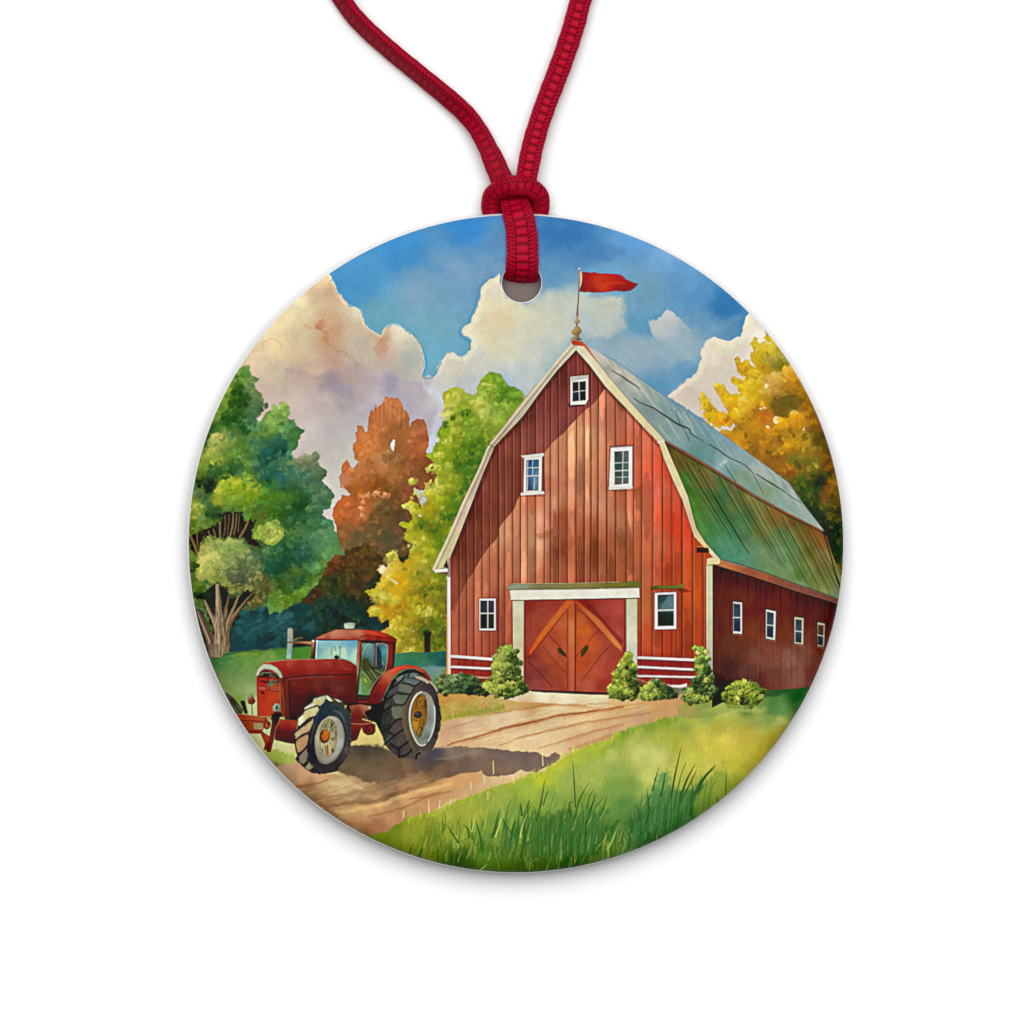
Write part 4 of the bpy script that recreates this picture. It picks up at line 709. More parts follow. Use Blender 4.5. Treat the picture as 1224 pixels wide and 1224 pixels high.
# ---------------- roof
F()
RF = ID['roof']
up = P([694,409,700,412.5,720,424,740,437,765,454,783,466,798,476,824,493,851,510.5,880,531,899,545,920,560,938,573.5,942.5,577,960,602,985,634.5,978,633,960,622,920,601,880,577.5,840,553,800,531,793,526,770,499,747,473,727,449,713,432,700,415])
F(720, 420, 7.65)
upw = wash([0,60,190,186,176, 60,90,192,184,172, 60,160,150,156,140, 150,180,196,186,172, 250,250,190,186,172, 200,280,150,160,146, 330,300,176,180,168, 400,380,160,172,160, 300,400,148,162,150, 450,450,140,160,154, 500,440,150,170,164, 380,480,116,138,134, 450,540,120,142,136, 550,520,130,156,154, 600,560,120,150,150,
   700,540,130,160,164, 800,560,110,144,152, 900,660,112,148,156, 1000,720,116,150,158, 600,700,126,152,146, 520,700,130,150,142, 700,650,108,140,140, 750,640,124,152,148, 800,800,112,146,142, 900,900,96,138,130, 700,800,126,154,152, 850,980,90,130,122, 1000,900,100,140,138, 1080,760,118,152,160, 1150,800,124,158,168, 1150,900,124,152,156,
   1100,1000,134,168,160, 1080,1060,140,168,170, 1200,1120,120,146,124, 1224,900,130,158,160, 1000,1020,96,138,134, 1150,1100,112,150,148, 1300,1000,132,158,156, 1400,1100,150,164,158, 1330,1150,116,144,110, 1500,1120,160,168,162, 1700,1200,150,162,158, 1400,1250,116,146,128, 1500,1300,124,148,112, 1600,1340,130,156,140, 1750,1320,150,166,156, 1850,1500,144,164,150, 1700,1440,134,160,148, 1950,1580,150,166,150], 4, pw=3.3)
fill(up, upw, mot=.05, ms=8, id=RF); um = full(up)
for i in range(60):     # long brush streaks down the slope
    x = _rng.uniform(40, 1950); y = x*.72+_rng.uniform(-40, 60); l = _rng.uniform(60, 220)
    g = _rng.rand(); c = (206,206,196) if g < .4 else (92,128,124)
    fill(L([x, y, x+l*.45, y+l*.62, x+l*.8, y+l*1.25], [.6, 2.4, .5], soft=1.6), c, .22, clip=um)
for p, w in [([330,300,390,380,480,500,540,550], [1, 2.6, 1]), ([30,80,110,160,200,250], 1.2), ([290,330,350,410], 1.4), ([590,620,640,700,680,760,700,800], [2.0, 1.0]), ([650,520,720,600,800,700,850,760], [2, 1.4]), ([740,560,780,620,830,720], 1.2), ([520,680,560,740,620,800], 1.6), ([1080,1040,1130,1000], 3)]:
    fill(L(p, w, soft=1.2), (196,198,188), .42, clip=um)
for p, w in [([85,175,150,210,230,265,300,310,345,345], [.8, 2, .6]), ([285,425,350,470,470,520,530,560,600,605,680,660,760,695,800,715,805,745,860,785,920,822], [1, 1.8, 2.4, 1.6, .8]), ([975,850,1060,900,1140,960,1224,1000], [1, 1.6, 1]), ([1224,1000,1300,1040,1380,1110], [1.4, .8]),
             ([670,540,700,640,760,740,800,820], .7), ([740,900,790,960], .7), ([1120,1040,1170,1120,1224,1200], .8), ([1410,1122,1500,1180,1600,1240,1690,1300], [1, 2, .7]), ([1700,1310,1760,1350,1820,1385], .8), ([1380,1110,1420,1200,1470,1300], .7)]:
    fill(L(p, w, soft=.5), (66,66,62), .85, clip=um)
fill(L([0,25,120,90,300,215,480,335,590,428,800,560,1000,692,1224,850], 1.0, soft=.6), (104,124,128), .6)
# green lower roof
F(680, 520, 6.12)
lo = P([690,40,740,62,880,145,1000,215,1224,350,1500,520,1600,580,1710,630,1860,700,1890,760,1920,860,1980,1000,2030,1130,2060,1240,1965,1200,1787,1136,1585,1066,1307,966,1200,930,1106,910,1030,820,1000,790,970,740,925,680,870,450,800,290,740,150])
lw_ = wash([720,110,84,72,34, 740,200,64,86,30, 800,150,116,88,44, 780,220,110,80,40, 880,240,108,92,40, 850,320,60,112,36, 820,340,60,120,30, 900,400,60,108,40, 900,480,72,128,36, 930,350,100,94,44, 1000,280,116,104,52, 1050,350,120,104,60, 1100,330,80,104,60, 1000,450,70,104,48, 930,600,74,134,48, 1000,600,76,116,54,
   980,700,80,134,60, 1000,760,72,128,68, 1060,680,64,120,64, 1100,450,60,106,62, 1080,550,62,108,62, 1150,420,60,104,60, 1200,400,118,110,60, 1150,600,56,112,70, 1200,700,60,124,84, 1100,800,84,140,104, 1130,880,76,136,110, 1050,840,64,126,84, 1200,850,70,130,96, 1200,520,90,110,60,
   1280,380,100,96,46, 1330,480,120,110,60, 1380,560,112,112,56, 1300,600,60,106,62, 1290,720,62,116,72, 1350,800,90,128,90, 1420,700,118,120,60, 1420,850,104,140,100, 1300,880,86,140,112, 1500,560,128,84,44, 1520,620,112,86,40, 1600,650,106,78,36, 1550,720,76,110,66, 1480,780,96,118,70, 1560,850,96,130,84, 1500,900,110,140,100,
   1620,800,76,112,66, 1700,750,112,90,36, 1650,900,84,118,70, 1750,850,90,92,36, 1800,720,130,80,40, 1850,780,134,84,40, 1830,900,120,108,50, 1900,900,130,110,60, 1700,1000,80,108,50, 1600,1000,110,140,92, 1800,1050,96,104,46, 1900,1100,116,124,66, 1980,1180,124,140,100, 1850,1180,110,128,76, 1700,1130,116,148,104], 4, pw=3.3)
fill(lo, lw_, mot=.06, ms=8, id=RF); lm = full(lo)
def slope(x, y, l):      # run of the roof boards at a place
    k = np.clip((x-700)/1300, 0, 1)
    return [x, y, x+l*(.30-.05*k), y+l*.5, x+l*(.62-.14*k), y+l]
for x, y, l, w, a in [(740,60,650,1, .35), (860,200,560,1.2,.5), (950,250,620,1.6,.85), (1100,310,420,1.2,.75), (1230,400,460,1,.6), (1330,450,480,1,.5), (1440,520,560,1.2,.6), (1560,600,520,1.2,.65), (1650,640,480,1,.6), (1750,700,460,1,.6), (1820,760,420,1,.45)]:
    fill(L(slope(x, y, l), [w, w*1.2, w*.6], soft=.5), (34,62,36), a, clip=lm)
    fill(L([q+(12 if i % 2 == 0 else 0) for i, q in enumerate(slope(x, y, l))], 1.2, soft=.9), (140,160,96), .3, clip=lm)
sx_ = [740,860,950,1100,1230,1330,1440,1560,1650,1750,1820,1920]
for a, b_ in zip(sx_, sx_[1:]):
    q = _rng.uniform(-.10, .10); A_ = slope(a, (a-690)*.58+20, 650); B_ = slope(b_, (b_-690)*.58+20, 650)
    shade(P(A_+B_[4:6]+B_[2:4]+B_[0:2], soft=.5), (1+q, 1+q, 1+q), 1, lm)
for i in range(170):
    x = _rng.uniform(720, 1950); y = 40+(x-690)*.58+_rng.uniform(0, 420); l = _rng.uniform(60, 240)
    fill(L(slope(x, y, l), [.5, _rng.uniform(1, 3), .5], soft=1.1), [(140,130,64), (44,86,50), (130,160,120), (110,90,40)][i % 4], .17, clip=lm)
# brown edges
F()
fill(L([793,526.5,800,530,823,543,845,556,879,577.5,900,591,920,602,945,616,962,624,984,635], [2.6, 2.4, 1.6], soft=.4), (128,84,64), 1, id=RF)
fill(L([795,529.5,823,546,845,559,879,580,900,593.5,920,604.5,945,618,962,626,983,637], [1.2, 1.2, .8], soft=.5), (52,28,24), .9)
fill(L([861,668.5,875,672,893.5,677.5,915,684.6,939,693.5,972,705,1006,717.5], .9, soft=.5), (40,44,34), .9)
fill(P([861,669,875,673,893.5,678.2,915,685.3,939,694.2,972,705.7,1010,719.5,1010,725.5,1001,722,954,707.5,920,696,898,688.6,870,680,854,675.5]), wash([865,673,176,112,70, 900,683,148,84,56, 950,700,128,76,60, 1000,719,116,70,56], 2), id=RF, mot=.08, ms=6)
fill(L([855,676,870,680.5,898,689.5,925,698.5,954,708.5,985,717.5,1006,725], 1.1, soft=.5), (50,22,18), .8)
fill(L([984,636,991,658,1000,690,1006,706], [1.6, 1.2, 2.2], soft=.6), (20,24,16), .9)
# rake boards
TM = ID['trim']
fill(P([685,407.5,647,453,621,485,600,512,583,533,578,545,571,562,560,585,552,602,544,621,532,648,527,658,516.5,680,519,683,535,676,539,664.5,549,640,554,627,565,599,578,565,588,542,591.5,533.5,600,524,624.5,498,644,471,665,444,689,418]),
     wash([686,412,206,196,166, 655,447,196,184,160, 620,485,190,178,150, 590,525,180,164,128, 570,570,190,168,140, 550,615,204,184,154, 535,650,200,186,136, 522,676,206,196,142], 2), mot=.05, ms=6, id=TM)
rk = [685,408.5,666,430,647,454,621,486,600,512.5,583,533.5,578,545,571,562,560,585,552,602,544,621,532,648,527,658,517,680]
fill(L([q+(1.2 if i % 2 == 0 else .6) for i, q in enumerate(rk)], 1.3, soft=.5), (226,216,184), .8)
fill(L([q+(3.9 if i % 2 == 0 else 2.0) for i, q in enumerate(rk)], 1.5, soft=.8), (140,116,94), .55)
fill(L([689,419,665,445,644,472,624.5,499,600,525,591.5,534.5,588,543,578,566,565,600,554,628,549,641,539,665], .9, soft=.5), (64,34,30), .85)
fill(L([640,461,621,484.5,600,511,583,532], .9, soft=.5), (190,130,40), .6)
fill(L([584,531,591,535], 1.2, soft=.4), (90,66,50), .8)
fill(P([690,412,697,410,713,431,727,449,747,473,770,499,793,524,794,528,788,529,770,511,747,486,724,462,704.6,436,689,418]), wash([692,415,214,202,168, 710,437,222,212,176, 740,473,220,206,156, 770,503,218,202,150, 790,525,212,200,156], 2), mot=.05, ms=6, id=TM)
fill(L([697,410,713,431,727,449,747,473,770,499,793,524], .8, soft=.5), (128,112,84), .8)
fill(P([682,406,696,408,702,414,711,428,713.5,433,706,424,698,414,689,413,684,412]), wash([686,409,178,66,34, 695,409,196,84,40, 702,418,206,110,50, 711,430,196,110,60], 2), id=TM)
fill(P([788,529,793,526,796,532,801,544.5,811,567,822,593.5,832,631,843,649,861,669,860,674,845,675,845,668,853,666,843,656,830,641,825,626,816,598,804,572,794,548]), wash([791,530,214,196,146, 800,555,218,200,150, 815,590,214,196,146, 826,625,204,176,138, 838,648,216,192,130, 855,668,220,204,150], 2), mot=.05, ms=6, id=TM)
fill(L([796,531,802,544,812,567,823,593,833,630,844,648,862,668], .9, soft=.5), (66,64,34), .6)
fill(L([787,529,794,527], 1.6, soft=.4), (236,228,206), .8)
fill(P([530,677,534.5,668,535.5,679]), (36,30,36)); fill(P([519,680.5,535,679.5,535.5,683.5,520,684.5]), (224,220,208), id=TM); fill(P([523,684.5,536,683.5,536,688]), (128,84,60))
# corner boards
fill(P([534.5,688,538.4,688,538.8,808,534.8,808]), wash([536,700,222,216,206, 536,760,218,206,196, 537,800,226,196,170], 2), id=TM); fill(P([536,667,538.2,667,538.4,690,535.6,690]), (150,128,116), id=TM)
fill(P([533.3,735,534.8,735,535,808,533.6,808], soft=.6), (206,140,44), .9)
fill(L([539.4,668,539.6,808], .8, soft=.5), (100,40,30), .7)
fill(P([844,674,851.6,675,852,830,846,835,844.5,810]), wash([847,680,206,196,156, 847,720,200,196,156, 847,770,194,184,150, 848,800,170,160,144, 848,825,140,136,120], 3), mot=.05, ms=6, id=TM)
fill(L([852.2,677,852.5,830], 1.0, soft=.6), (48,20,16), .7); fill(L([843.6,676,844,810], .8, soft=.5), (110,40,20), .6)
fill(L([845,675.5,860,675.5], .9, soft=.5), (90,70,40), .7)
fill(P([833,654,847,655,848,661,833,660.5], rough=.5), (58,24,16), .95); fill(L([833,653.6,846,653.6], .9), (220,130,60), .7)
# ---------------- door
DR = ID['door']
F(500, 640, 6.12)
fill(P([775,470,1510,460,1515,1150,1270,1165,800,1130,775,1080]), wash([850,600,150,62,52, 820,520,130,46,40, 950,560,150,60,50, 1000,500,144,54,44, 870,700,146,58,48, 830,900,122,48,46, 800,1050,110,50,54, 900,1000,118,48,48, 850,1100,140,64,62, 950,900,160,64,40, 1000,1000,150,62,42, 1000,1100,144,60,50, 1050,800,172,76,52, 980,860,164,76,56,
   1060,650,176,82,54, 1020,700,170,72,48, 1000,780,160,60,40, 1180,620,176,80,40, 1220,700,184,84,36, 1250,800,180,76,38, 1200,950,170,64,34, 1180,1050,170,70,50, 1250,1100,164,76,64, 1300,1000,166,70,54, 1350,900,156,62,52, 1400,850,150,60,50, 1450,1000,160,60,50, 1350,1080,150,50,40, 1400,1130,150,56,50,
   1300,600,150,50,40, 1350,520,160,60,56, 1450,520,164,66,60, 1400,600,150,56,52, 1450,700,160,66,58, 1260,540,124,40,38, 1350,660,150,50,46], 4), mot=.07, ms=8, id=DR)
dm = full(P([775,470,1510,460,1515,1150,1270,1165,800,1130,775,1080]))
fill(P([1140,475,1230,470,1470,740,1500,770,1470,840,1350,720,1230,580], soft=.8), (112,34,36), .5, clip=dm)
for i in range(60):
    x = _rng.uniform(790, 1500); y = _rng.uniform(500, 1120); s = -1 if x > 1140 else 1
    fill(L([x, y, x+_rng.uniform(20, 60)*s, y+_rng.uniform(20, 60)], [.5, 1.6, .5], soft=1), (120,44,34) if i % 2 else (190,96,66), .22, clip=dm)
fill(P([1085,470,1130,470,1142,490,1100,540,960,690,820,880,808,870,812,845,880,730,980,600]), wash([1100,500,190,84,46, 1000,620,190,88,46, 900,740,196,86,36, 820,860,200,72,30], 2), edge=.12, ew=1, id=DR)
fill(P([1142,480,1160,475,1330,620,1488,810,1488,850,1440,810,1250,600,1150,500]), wash([1150,490,170,70,40, 1300,620,186,92,54, 1470,820,200,110,60], 2), edge=.1, ew=1, id=DR)
fill(P([1095,530,1140,500,1145,1140,1105,1138]), wash([1120,540,176,78,42, 1120,700,192,102,62, 1120,900,180,84,52, 1125,1100,176,80,56], 2), edge=.1, ew=1, id=DR)
for p, w, c in [([1085,540,1010,640,950,720,820,880,805,895], .8, (96,34,26)), ([1152,500,1150,700,1148,1140], 1.6, (90,30,24)), ([1092,540,1090,800,1092,1130], 1, (116,44,34)), ([960,735,1040,820,1085,890], .9, (84,28,24)), ([915,815,1000,920,1095,1025], .9, (110,38,30)), ([805,925,900,1020,980,1105], 1, (86,32,30)),
                ([1160,540,1240,600,1320,690], .9, (110,40,26)), ([1320,690,1250,770,1160,880], .8, (112,40,24)), ([1410,800,1320,900,1200,1060], .8, (96,40,30)), ([1500,900,1400,1030,1290,1140], .8, (130,50,44)), ([820,560,825,700], .8, (124,50,44)), ([830,520,1020,505], .8, (130,54,46)), ([780,475,779,1090], 1.4, (80,26,26)), ([1508,470,1508,1050], 1, (110,30,28)), ([780,474,1100,470,1500,462], 1.4, (96,30,26))]:
    fill(L(p, w, soft=.5), c, .8, clip=dm)
fill(P([800,1128,1150,1140,1400,1150,1400,1168,1150,1160,830,1142]), (52,28,26), .9)
fill(P([1018,822,1035,822,1075,860,1086,893,1065,885,1025,855]), (36,54,40)); fill(P([1187,880,1190,850,1215,815,1240,800,1248,810,1240,840,1210,880,1192,893]), (70,58,30))
F()
for m, w in [(P([612.5,717,626,717,625.5,820,613.5,815,613,760]), wash([619,725,206,202,172, 619,750,202,196,158, 619,780,204,190,150, 621,810,220,196,160], 3)), (P([748.5,716,761.5,716,761.5,815,749,815,748.7,785]), wash([755,720,200,196,160, 755,760,212,208,176, 756,790,204,204,188, 758,805,190,186,170], 3))]:
    fill(m, w, mot=.05, ms=6, edge=.1, ew=.8, id=TM)
fill(P([609.5,704,764,702,764.5,714.5,610.5,717.5]), wash([620,711,222,218,198, 680,710,224,218,200, 740,708,226,222,206], 3), mot=.03, ms=6, edge=.1, ew=.8, id=TM)
fill(L([611,717.8,764,715], .9, soft=.4), (84,44,38), .9)
fill(P([606,700.5,612,698,640,697.5,690,697,730,696.5,760,694.5,768,698,764,702,700,703.5,607,705], rough=.7, rs=5), wash([615,702,150,152,124, 650,700,134,124,84, 690,701,140,128,70, 740,699,120,116,50, 762,698,110,112,50], 2), edge=.2, ew=1, id=TM)
fill(L([606,705,700,704,764,702.5], .8, soft=.4), (96,70,44), .8); fill(L([612,697.6,680,697.2,740,695.6], .6, soft=.4), (206,200,160), .6)
# ---------------- fence rails on the wall
FN = ID['fence']
for x0, x1, ys in [(539.5, 592, [(784.3, 788.3, 3.6), (797, 799.5, 3.0), (807.5, 811, 2.2)]), (763, 832, [(786, 789, 3.4), (797.2, 800.5, 3.0), (808, 809.5, 2.6)])]:
    fill(P([x0, ys[0][0]-1, x1, ys[0][1]-1, x1, 822, x0, 815]), (138,34,22), .45, clip=wm)
    for k, (a, b, w) in enumerate(ys):
        fill(L([x0, a+w*.9, (x0+x1)/2, (a+b)/2+w*.8, x1, b+w*.9], 1.4, soft=.8), (70,18,14), .55, clip=wm)
        m = L([x0, a, x1, b], w*.9, rough=.25, rs=6)
        fill(m, wash([x0, a, 214,206,198, x1, b, 232,228,216], 1) if k < 2 or x0 > 700 else (206,140,122), .96, id=FN)
        
fill(P([796,818,808,819,821,817,821,823,805,822], rough=.8, rs=4), (222,212,196), .95, id=FN)
fill(P([800,822,818,822,818,830,800,829], soft=1), (110,116,96), .8)
fill(L([763,812,775,816,790,818], 1.2, soft=.6), (190,150,140), .6)
# ---------------- windows
def window(k, outer, glass, pane, bars, frame=(226,222,210), cap=None, sill=None):
    m = P(outer); F_ = FR[:]
    fill(L(outer+outer[:2], 2.2, soft=1, smooth=False), (84,30,24), .55)
    fill(m, frame, mot=.05, ms=4, edge=.12, ew=.7, id=WIN+k)
    g = P(glass); fill(g, pane, mot=.12, ms=3, id=WIN+k); fill(L(glass+glass[:2], .8, soft=.4, smooth=False), (40,34,30), .6)
    for b in bars: fill(L(b[:4], b[4] if len(b) > 4 else 1.0, soft=.4, smooth=False), (214,208,198), .9, id=WIN+k)
    if cap: fill(P(cap), (214,210,196), edge=.15, ew=.8, id=WIN+k)
    if sill: fill(P(sill), (226,220,206), edge=.15, ew=.8, id=WIN+k); fill(L([sill[0], sill[-1]+5, sill[2], sill[-1]+5], .8, soft=.5), (80,34,26), .5)
F(600, 380, 6.12)
window(0, [500,430,632,418,632,595,612,632,500,638], [518,472,612,465,612,600,518,610], wash([540,500,24,36,44, 590,500,22,32,36, 540,570,34,56,66, 590,560,26,40,40], 2), [(563,468,567,605,1.2), (518,542,614,530,.9)])
fill(P([480,630,500,622,500,640,600,634,605,645,490,655]), (60,50,48), .8); fill(P([502,432,632,420,632,440,520,462,508,470], soft=.6), (150,136,132), .5)
F(500, 460, 6.12)
window(1, [775,525,905,515,902,795,768,795], [792,552,880,548,876,770,792,774], wash([830,570,40,74,118, 860,570,70,110,140, 830,640,50,92,140, 860,650,110,150,170, 820,720,44,90,146, 860,720,140,160,166, 800,740,60,50,44], 2),
       [(795,608,880,605,1.0), (795,668,878,664,1.4), (838,552,834,605,.8), (838,612,836,664,.8), (850,680,846,765,.9), (800,555,798,770,1.0)], cap=[748,518,918,498,922,514,905,530,775,540], sill=[748,790,918,778,924,800,750,810])
F(600, 380, 6.12)
window(2, [796,942,952,932,952,1240,790,1240], [825,975,925,970,918,1224,825,1224], (60,70,60), [])
F(680, 520, 6.12)
window(2, [305,92,465,82,464,385,292,398], [335,122,435,118,434,352,337,362], wash([360,150,56,70,62, 410,150,110,116,112, 365,220,50,76,74, 410,220,90,116,116, 365,290,52,70,64, 410,280,84,116,118, 370,330,110,96,80, 410,330,110,104,120], 2),
       [(335,205,436,200,1.0), (335,262,436,258,1.4), (338,310,436,306,.7), (396,120,392,355,1.1)], sill=[292,385,466,376,468,392,292,402])
fill(L([303,90,466,80], 1.2, soft=.5), (120,104,88), .7)
F(500, 640, 6.12)
window(3, [445,462,566,462,568,695,446,695], [455,478,552,478,552,680,455,680], wash([480,510,58,60,72, 530,510,64,66,74, 480,620,24,26,28, 530,620,44,70,58], 2), [(508,478,508,680,1.3), (455,570,555,570,1.5)], frame=(232,230,222))
F(680, 640, 6.12)
window(4, [628,420,786,414,786,685,626,688], [650,437,765,432,766,660,652,662], wash([680,460,44,66,66, 740,500,92,120,128, 700,530,80,110,112, 700,600,20,44,36, 740,620,22,54,40, 690,650,18,34,28], 3), [(650,548,768,545,2.0)], frame=(230,226,214))
fill(P([725,440,762,436,764,535,665,540], soft=.5), (104,132,138), .6); fill(P([672,640,710,580,745,570,760,600,720,655], soft=1), (30,62,50), .6)
fill(P([590,375,640,366,800,364,835,350,840,375,830,388,600,394]), wash([610,385,90,78,40, 700,378,104,106,44, 820,376,110,110,46], 2), id=TM); fill(P([780,390,850,388,895,412,820,420], soft=1), (110,36,24), .7); fill(L([600,396,830,390], 1, soft=.6), (60,24,18), .6)
F(820, 640, 6.12)
for k, (o, g, bs) in enumerate([([345,484,410,490,410,722,344,716], [350,500,395,505,396,702,350,698], [(346,600,400,602,1.3)]), ([585,540,658,555,652,768,584,752], [594,560,640,570,636,748,592,738], [(590,655,645,660,1.2)]),
                                ([794,595,860,605,858,798,792,790], [804,615,845,620,842,785,802,778], [(800,698,850,706,1.1)]), ([962,635,1016,645,1010,815,962,808], [968,655,1005,660,1000,805,966,798], [(965,728,1008,738,1.0)])]):
    window(5+k, o, g, wash([g[0]+20, g[1]+30, 50,66,80, g[0]+20, g[1]+80, 66,84,98, g[0]+20, g[1]+160, 40,54,74], 2) if k < 3 else wash([985,690,96,56,50, 985,770,40,60,70], 2), bs, frame=[(206,204,196), (204,204,192), (186,180,150), (170,164,130)][k])
    fill(L([o[0], o[1]-4, o[2], o[3]-4], 1.2, soft=.6), (60,46,40), .7)
    fill(L([o[6], o[7]+8, o[4], o[5]+12], 1.2, soft=1), (170,120,104), .4)

# ---------------- shrubs against the barn
def bush(k, pts, w, n, seed, size=(1.2, 2.8), amt=.38, tint=((206,206,90), (50,74,26))):
    foliage(P(pts, rough=1.6, rs=3, seed=seed), w, n, size, amt, id=BUSH+k, mot=.12, ms=6, edge=.12, seed=seed, tint=list(tint))
    tufts(P(pts, rough=1.6, rs=3, seed=seed), n//5, seed, r=(1.6, 3.6), up=1.36, dn=.52, a=.6)
F(500, 640, 6.12)
bush(0, [110,1060,150,1030,190,1010,240,1020,300,1015,370,1015,420,1030,450,1050,470,1110,520,1160,470,1175,300,1155,180,1165,130,1120], wash([160,1040,120,134,80, 250,1050,128,142,88, 200,1080,96,116,70, 340,1060,70,96,56, 400,1050,84,104,60, 240,1110,60,84,50, 320,1120,44,66,44, 420,1120,40,56,34, 480,1160,54,56,24, 160,1130,70,90,46], 3), 130, 71, tint=((150,164,104), (34,54,36)))
bush(1, [590,810,640,800,680,795,695,830,735,830,720,880,745,930,735,960,760,990,745,1040,765,1080,810,1130,770,1160,690,1180,600,1180,520,1150,460,1100,470,1080,510,1060,535,1040,540,1000,530,960,555,910,560,870,600,855,570,845], wash([640,830,104,130,50, 680,840,76,110,40, 600,870,150,160,60, 640,900,156,162,84, 590,940,150,160,80, 690,900,60,84,34, 720,960,52,76,36, 640,980,110,124,56, 580,1000,144,154,70, 700,1020,60,80,36, 620,1060,130,138,56, 540,1090,170,170,64, 700,1090,130,140,40, 600,1130,110,120,44, 740,1120,46,60,24, 790,1130,50,84,34, 680,1160,60,84,24, 500,1100,170,174,70, 640,1160,84,104,34], 3), 260, 72)
for k, (x, y, r, h) in enumerate([(620,850,6,1), (660,820,4,1), (600,900,6,1), (580,950,6,1), (620,960,5,1), (600,1020,6,1), (550,1080,7,1), (520,1110,5,1), (690,1090,5,1), (600,1120,6,1), (690,880,5,0), (710,930,6,0), (690,980,6,0), (720,1040,6,0), (650,1040,5,0), (750,1100,5,0), (650,1140,4,0)]):
    clump(x, y, r, (198,202,96) if h else (74,98,40), (130,146,50) if h else (38,58,28), 14, 700+k, size=(1.1, 2.4), a=.75)
F(680, 640, 6.12)
bush(2, [425,850,450,840,465,870,468,920,490,950,490,1010,500,1060,545,1090,520,1180,450,1205,300,1195,300,1160,268,1130,310,1100,315,1060,340,1010,330,990,370,960,385,900], wash([440,860,130,160,44, 420,900,130,150,50, 400,960,150,156,56, 450,960,70,90,30, 380,1010,140,146,54, 460,1030,50,66,26, 330,1070,160,166,60, 300,1130,120,150,44, 380,1120,110,124,36, 450,1120,84,96,30, 350,1170,84,104,36, 500,1120,36,44,26, 480,1180,50,64,26], 3), 190, 73)
bush(3, [515,1140,540,1100,580,1080,600,1050,650,1060,680,1050,690,1090,730,1110,790,1120,800,1160,760,1195,680,1200,600,1215,530,1205], wash([560,1110,150,160,70, 600,1090,120,136,80, 540,1160,130,140,60, 620,1150,120,134,60, 650,1080,70,90,64, 700,1130,50,76,40, 760,1150,50,60,50, 600,1190,104,116,50, 680,1180,84,100,44, 740,1180,60,80,50], 3), 150, 74)
bush(4, [925,830,960,810,995,830,1010,870,1020,940,1040,990,1050,1050,1070,1130,1060,1190,1020,1220,900,1240,850,1224,820,1190,850,1150,830,1120,870,1110,900,1090,880,1050,940,1030,920,970,935,900], wash([960,840,150,170,56, 940,880,96,140,44, 980,900,70,104,44, 960,960,180,186,84, 940,940,84,124,44, 1000,980,44,70,34, 950,1020,110,124,50, 980,1050,80,96,50, 1020,1080,40,54,34, 920,1080,64,84,50, 900,1160,124,140,70, 870,1190,110,126,60, 950,1130,50,66,40, 1000,1160,56,80,46, 1050,1160,50,74,34, 950,1210,80,96,50, 860,1130,60,90,60], 3), 240, 75)
for k, (x, y, r, h) in enumerate([(440,870,4,1), (400,950,6,1), (340,1010,4,1), (420,1000,5,1), (320,1120,6,1), (400,1100,5,1), (440,1150,5,1), (470,1000,4,0), (480,1080,6,0), (440,1050,3,0), (560,1120,5,1), (600,1090,4,1), (590,1180,5,1), (640,1150,5,1), (720,1140,6,0), (660,1090,4,0), (960,830,4,1), (960,970,4,1), (940,900,3,1), (1000,1100,7,0), (1010,1000,5,0), (880,1170,6,1), (940,1180,5,1), (1000,1190,4,1), (910,1100,4,0)]):
    clump(x, y, r, (200,204,90) if h else (70,96,40), (126,146,46) if h else (34,54,28), 14, 800+k, size=(1.1, 2.3), a=.75)
F(820, 640, 6.12)
bush(5, [275,1170,300,1120,340,1090,350,1060,400,1060,420,1045,450,1070,500,1070,540,1100,560,1120,600,1130,570,1160,560,1210,520,1240,440,1250,350,1240,290,1210], wash([330,1130,150,164,50, 400,1100,170,178,60, 460,1110,140,156,50, 420,1160,160,170,50, 480,1170,124,140,40, 340,1190,120,136,40, 420,1210,84,104,30, 520,1180,70,96,34, 540,1130,84,96,34, 500,1220,44,70,30], 3), 190, 76)
for i in range(70):
    a = _rng.uniform(-math.pi, 0); r0 = _rng.uniform(20, 90); x = 430+r0*1.2*math.cos(a); y = 1170+r0*math.sin(a); l = _rng.uniform(14, 44)
    fill(L([x, y, x+l*math.cos(a), y+l*math.sin(a)], [1.3, .4], soft=.4), (194,200,74) if i % 2 else (110,130,40), .7)
fill(P([280,1235,420,1245,600,1200,560,1260,300,1265], soft=2, rough=2), (90,120,44), .5)
# ---------------- flag and finial
F(640, 300, 7.65)
FI = ID['finial']
fill(L([402,160,398,250,394,400,386,520,380,610], [.8, 1.3, 2.4], soft=.3), (150,120,90), id=FI); fill(L([404,160,400,300,397,400,390,520,386,610], [.4, .8], soft=.4), (90,66,50), .7); fill(E(402,162,12,9), (206,196,180), id=FI)
fill(P([372,590,388,590,392,620,408,640,405,660,380,670,355,660,358,640,370,622]), wash([370,640,214,186,130, 395,650,120,80,50, 380,620,200,160,110], 2), id=FI); fill(L([380,668,381,690], 1.8), (120,90,64), id=FI)
fill(P([365,690,400,690,418,718,425,738,405,760,398,770,355,772,335,755,330,735,350,712]), wash([355,720,216,186,120, 400,730,120,88,54, 340,740,190,160,100, 370,760,96,60,40, 385,715,196,160,100], 2), id=FI, edge=.12, ew=.8)
fill(P([362,768,400,768,402,795,425,808,420,815,320,826,322,800,345,785,362,780]), wash([340,805,206,180,120, 370,790,190,156,100, 400,805,80,70,56, 380,815,70,60,50], 2), id=FI)
fill(P([402,185,425,190,430,230,425,290,412,330,402,320]), (224,200,160), id=FI); fill(L([406,190,410,250,404,310], 1, soft=.4), (190,90,50), .7); fill(L([425,195,430,240,424,300,408,350], .8, soft=.4), (110,40,30), .8)
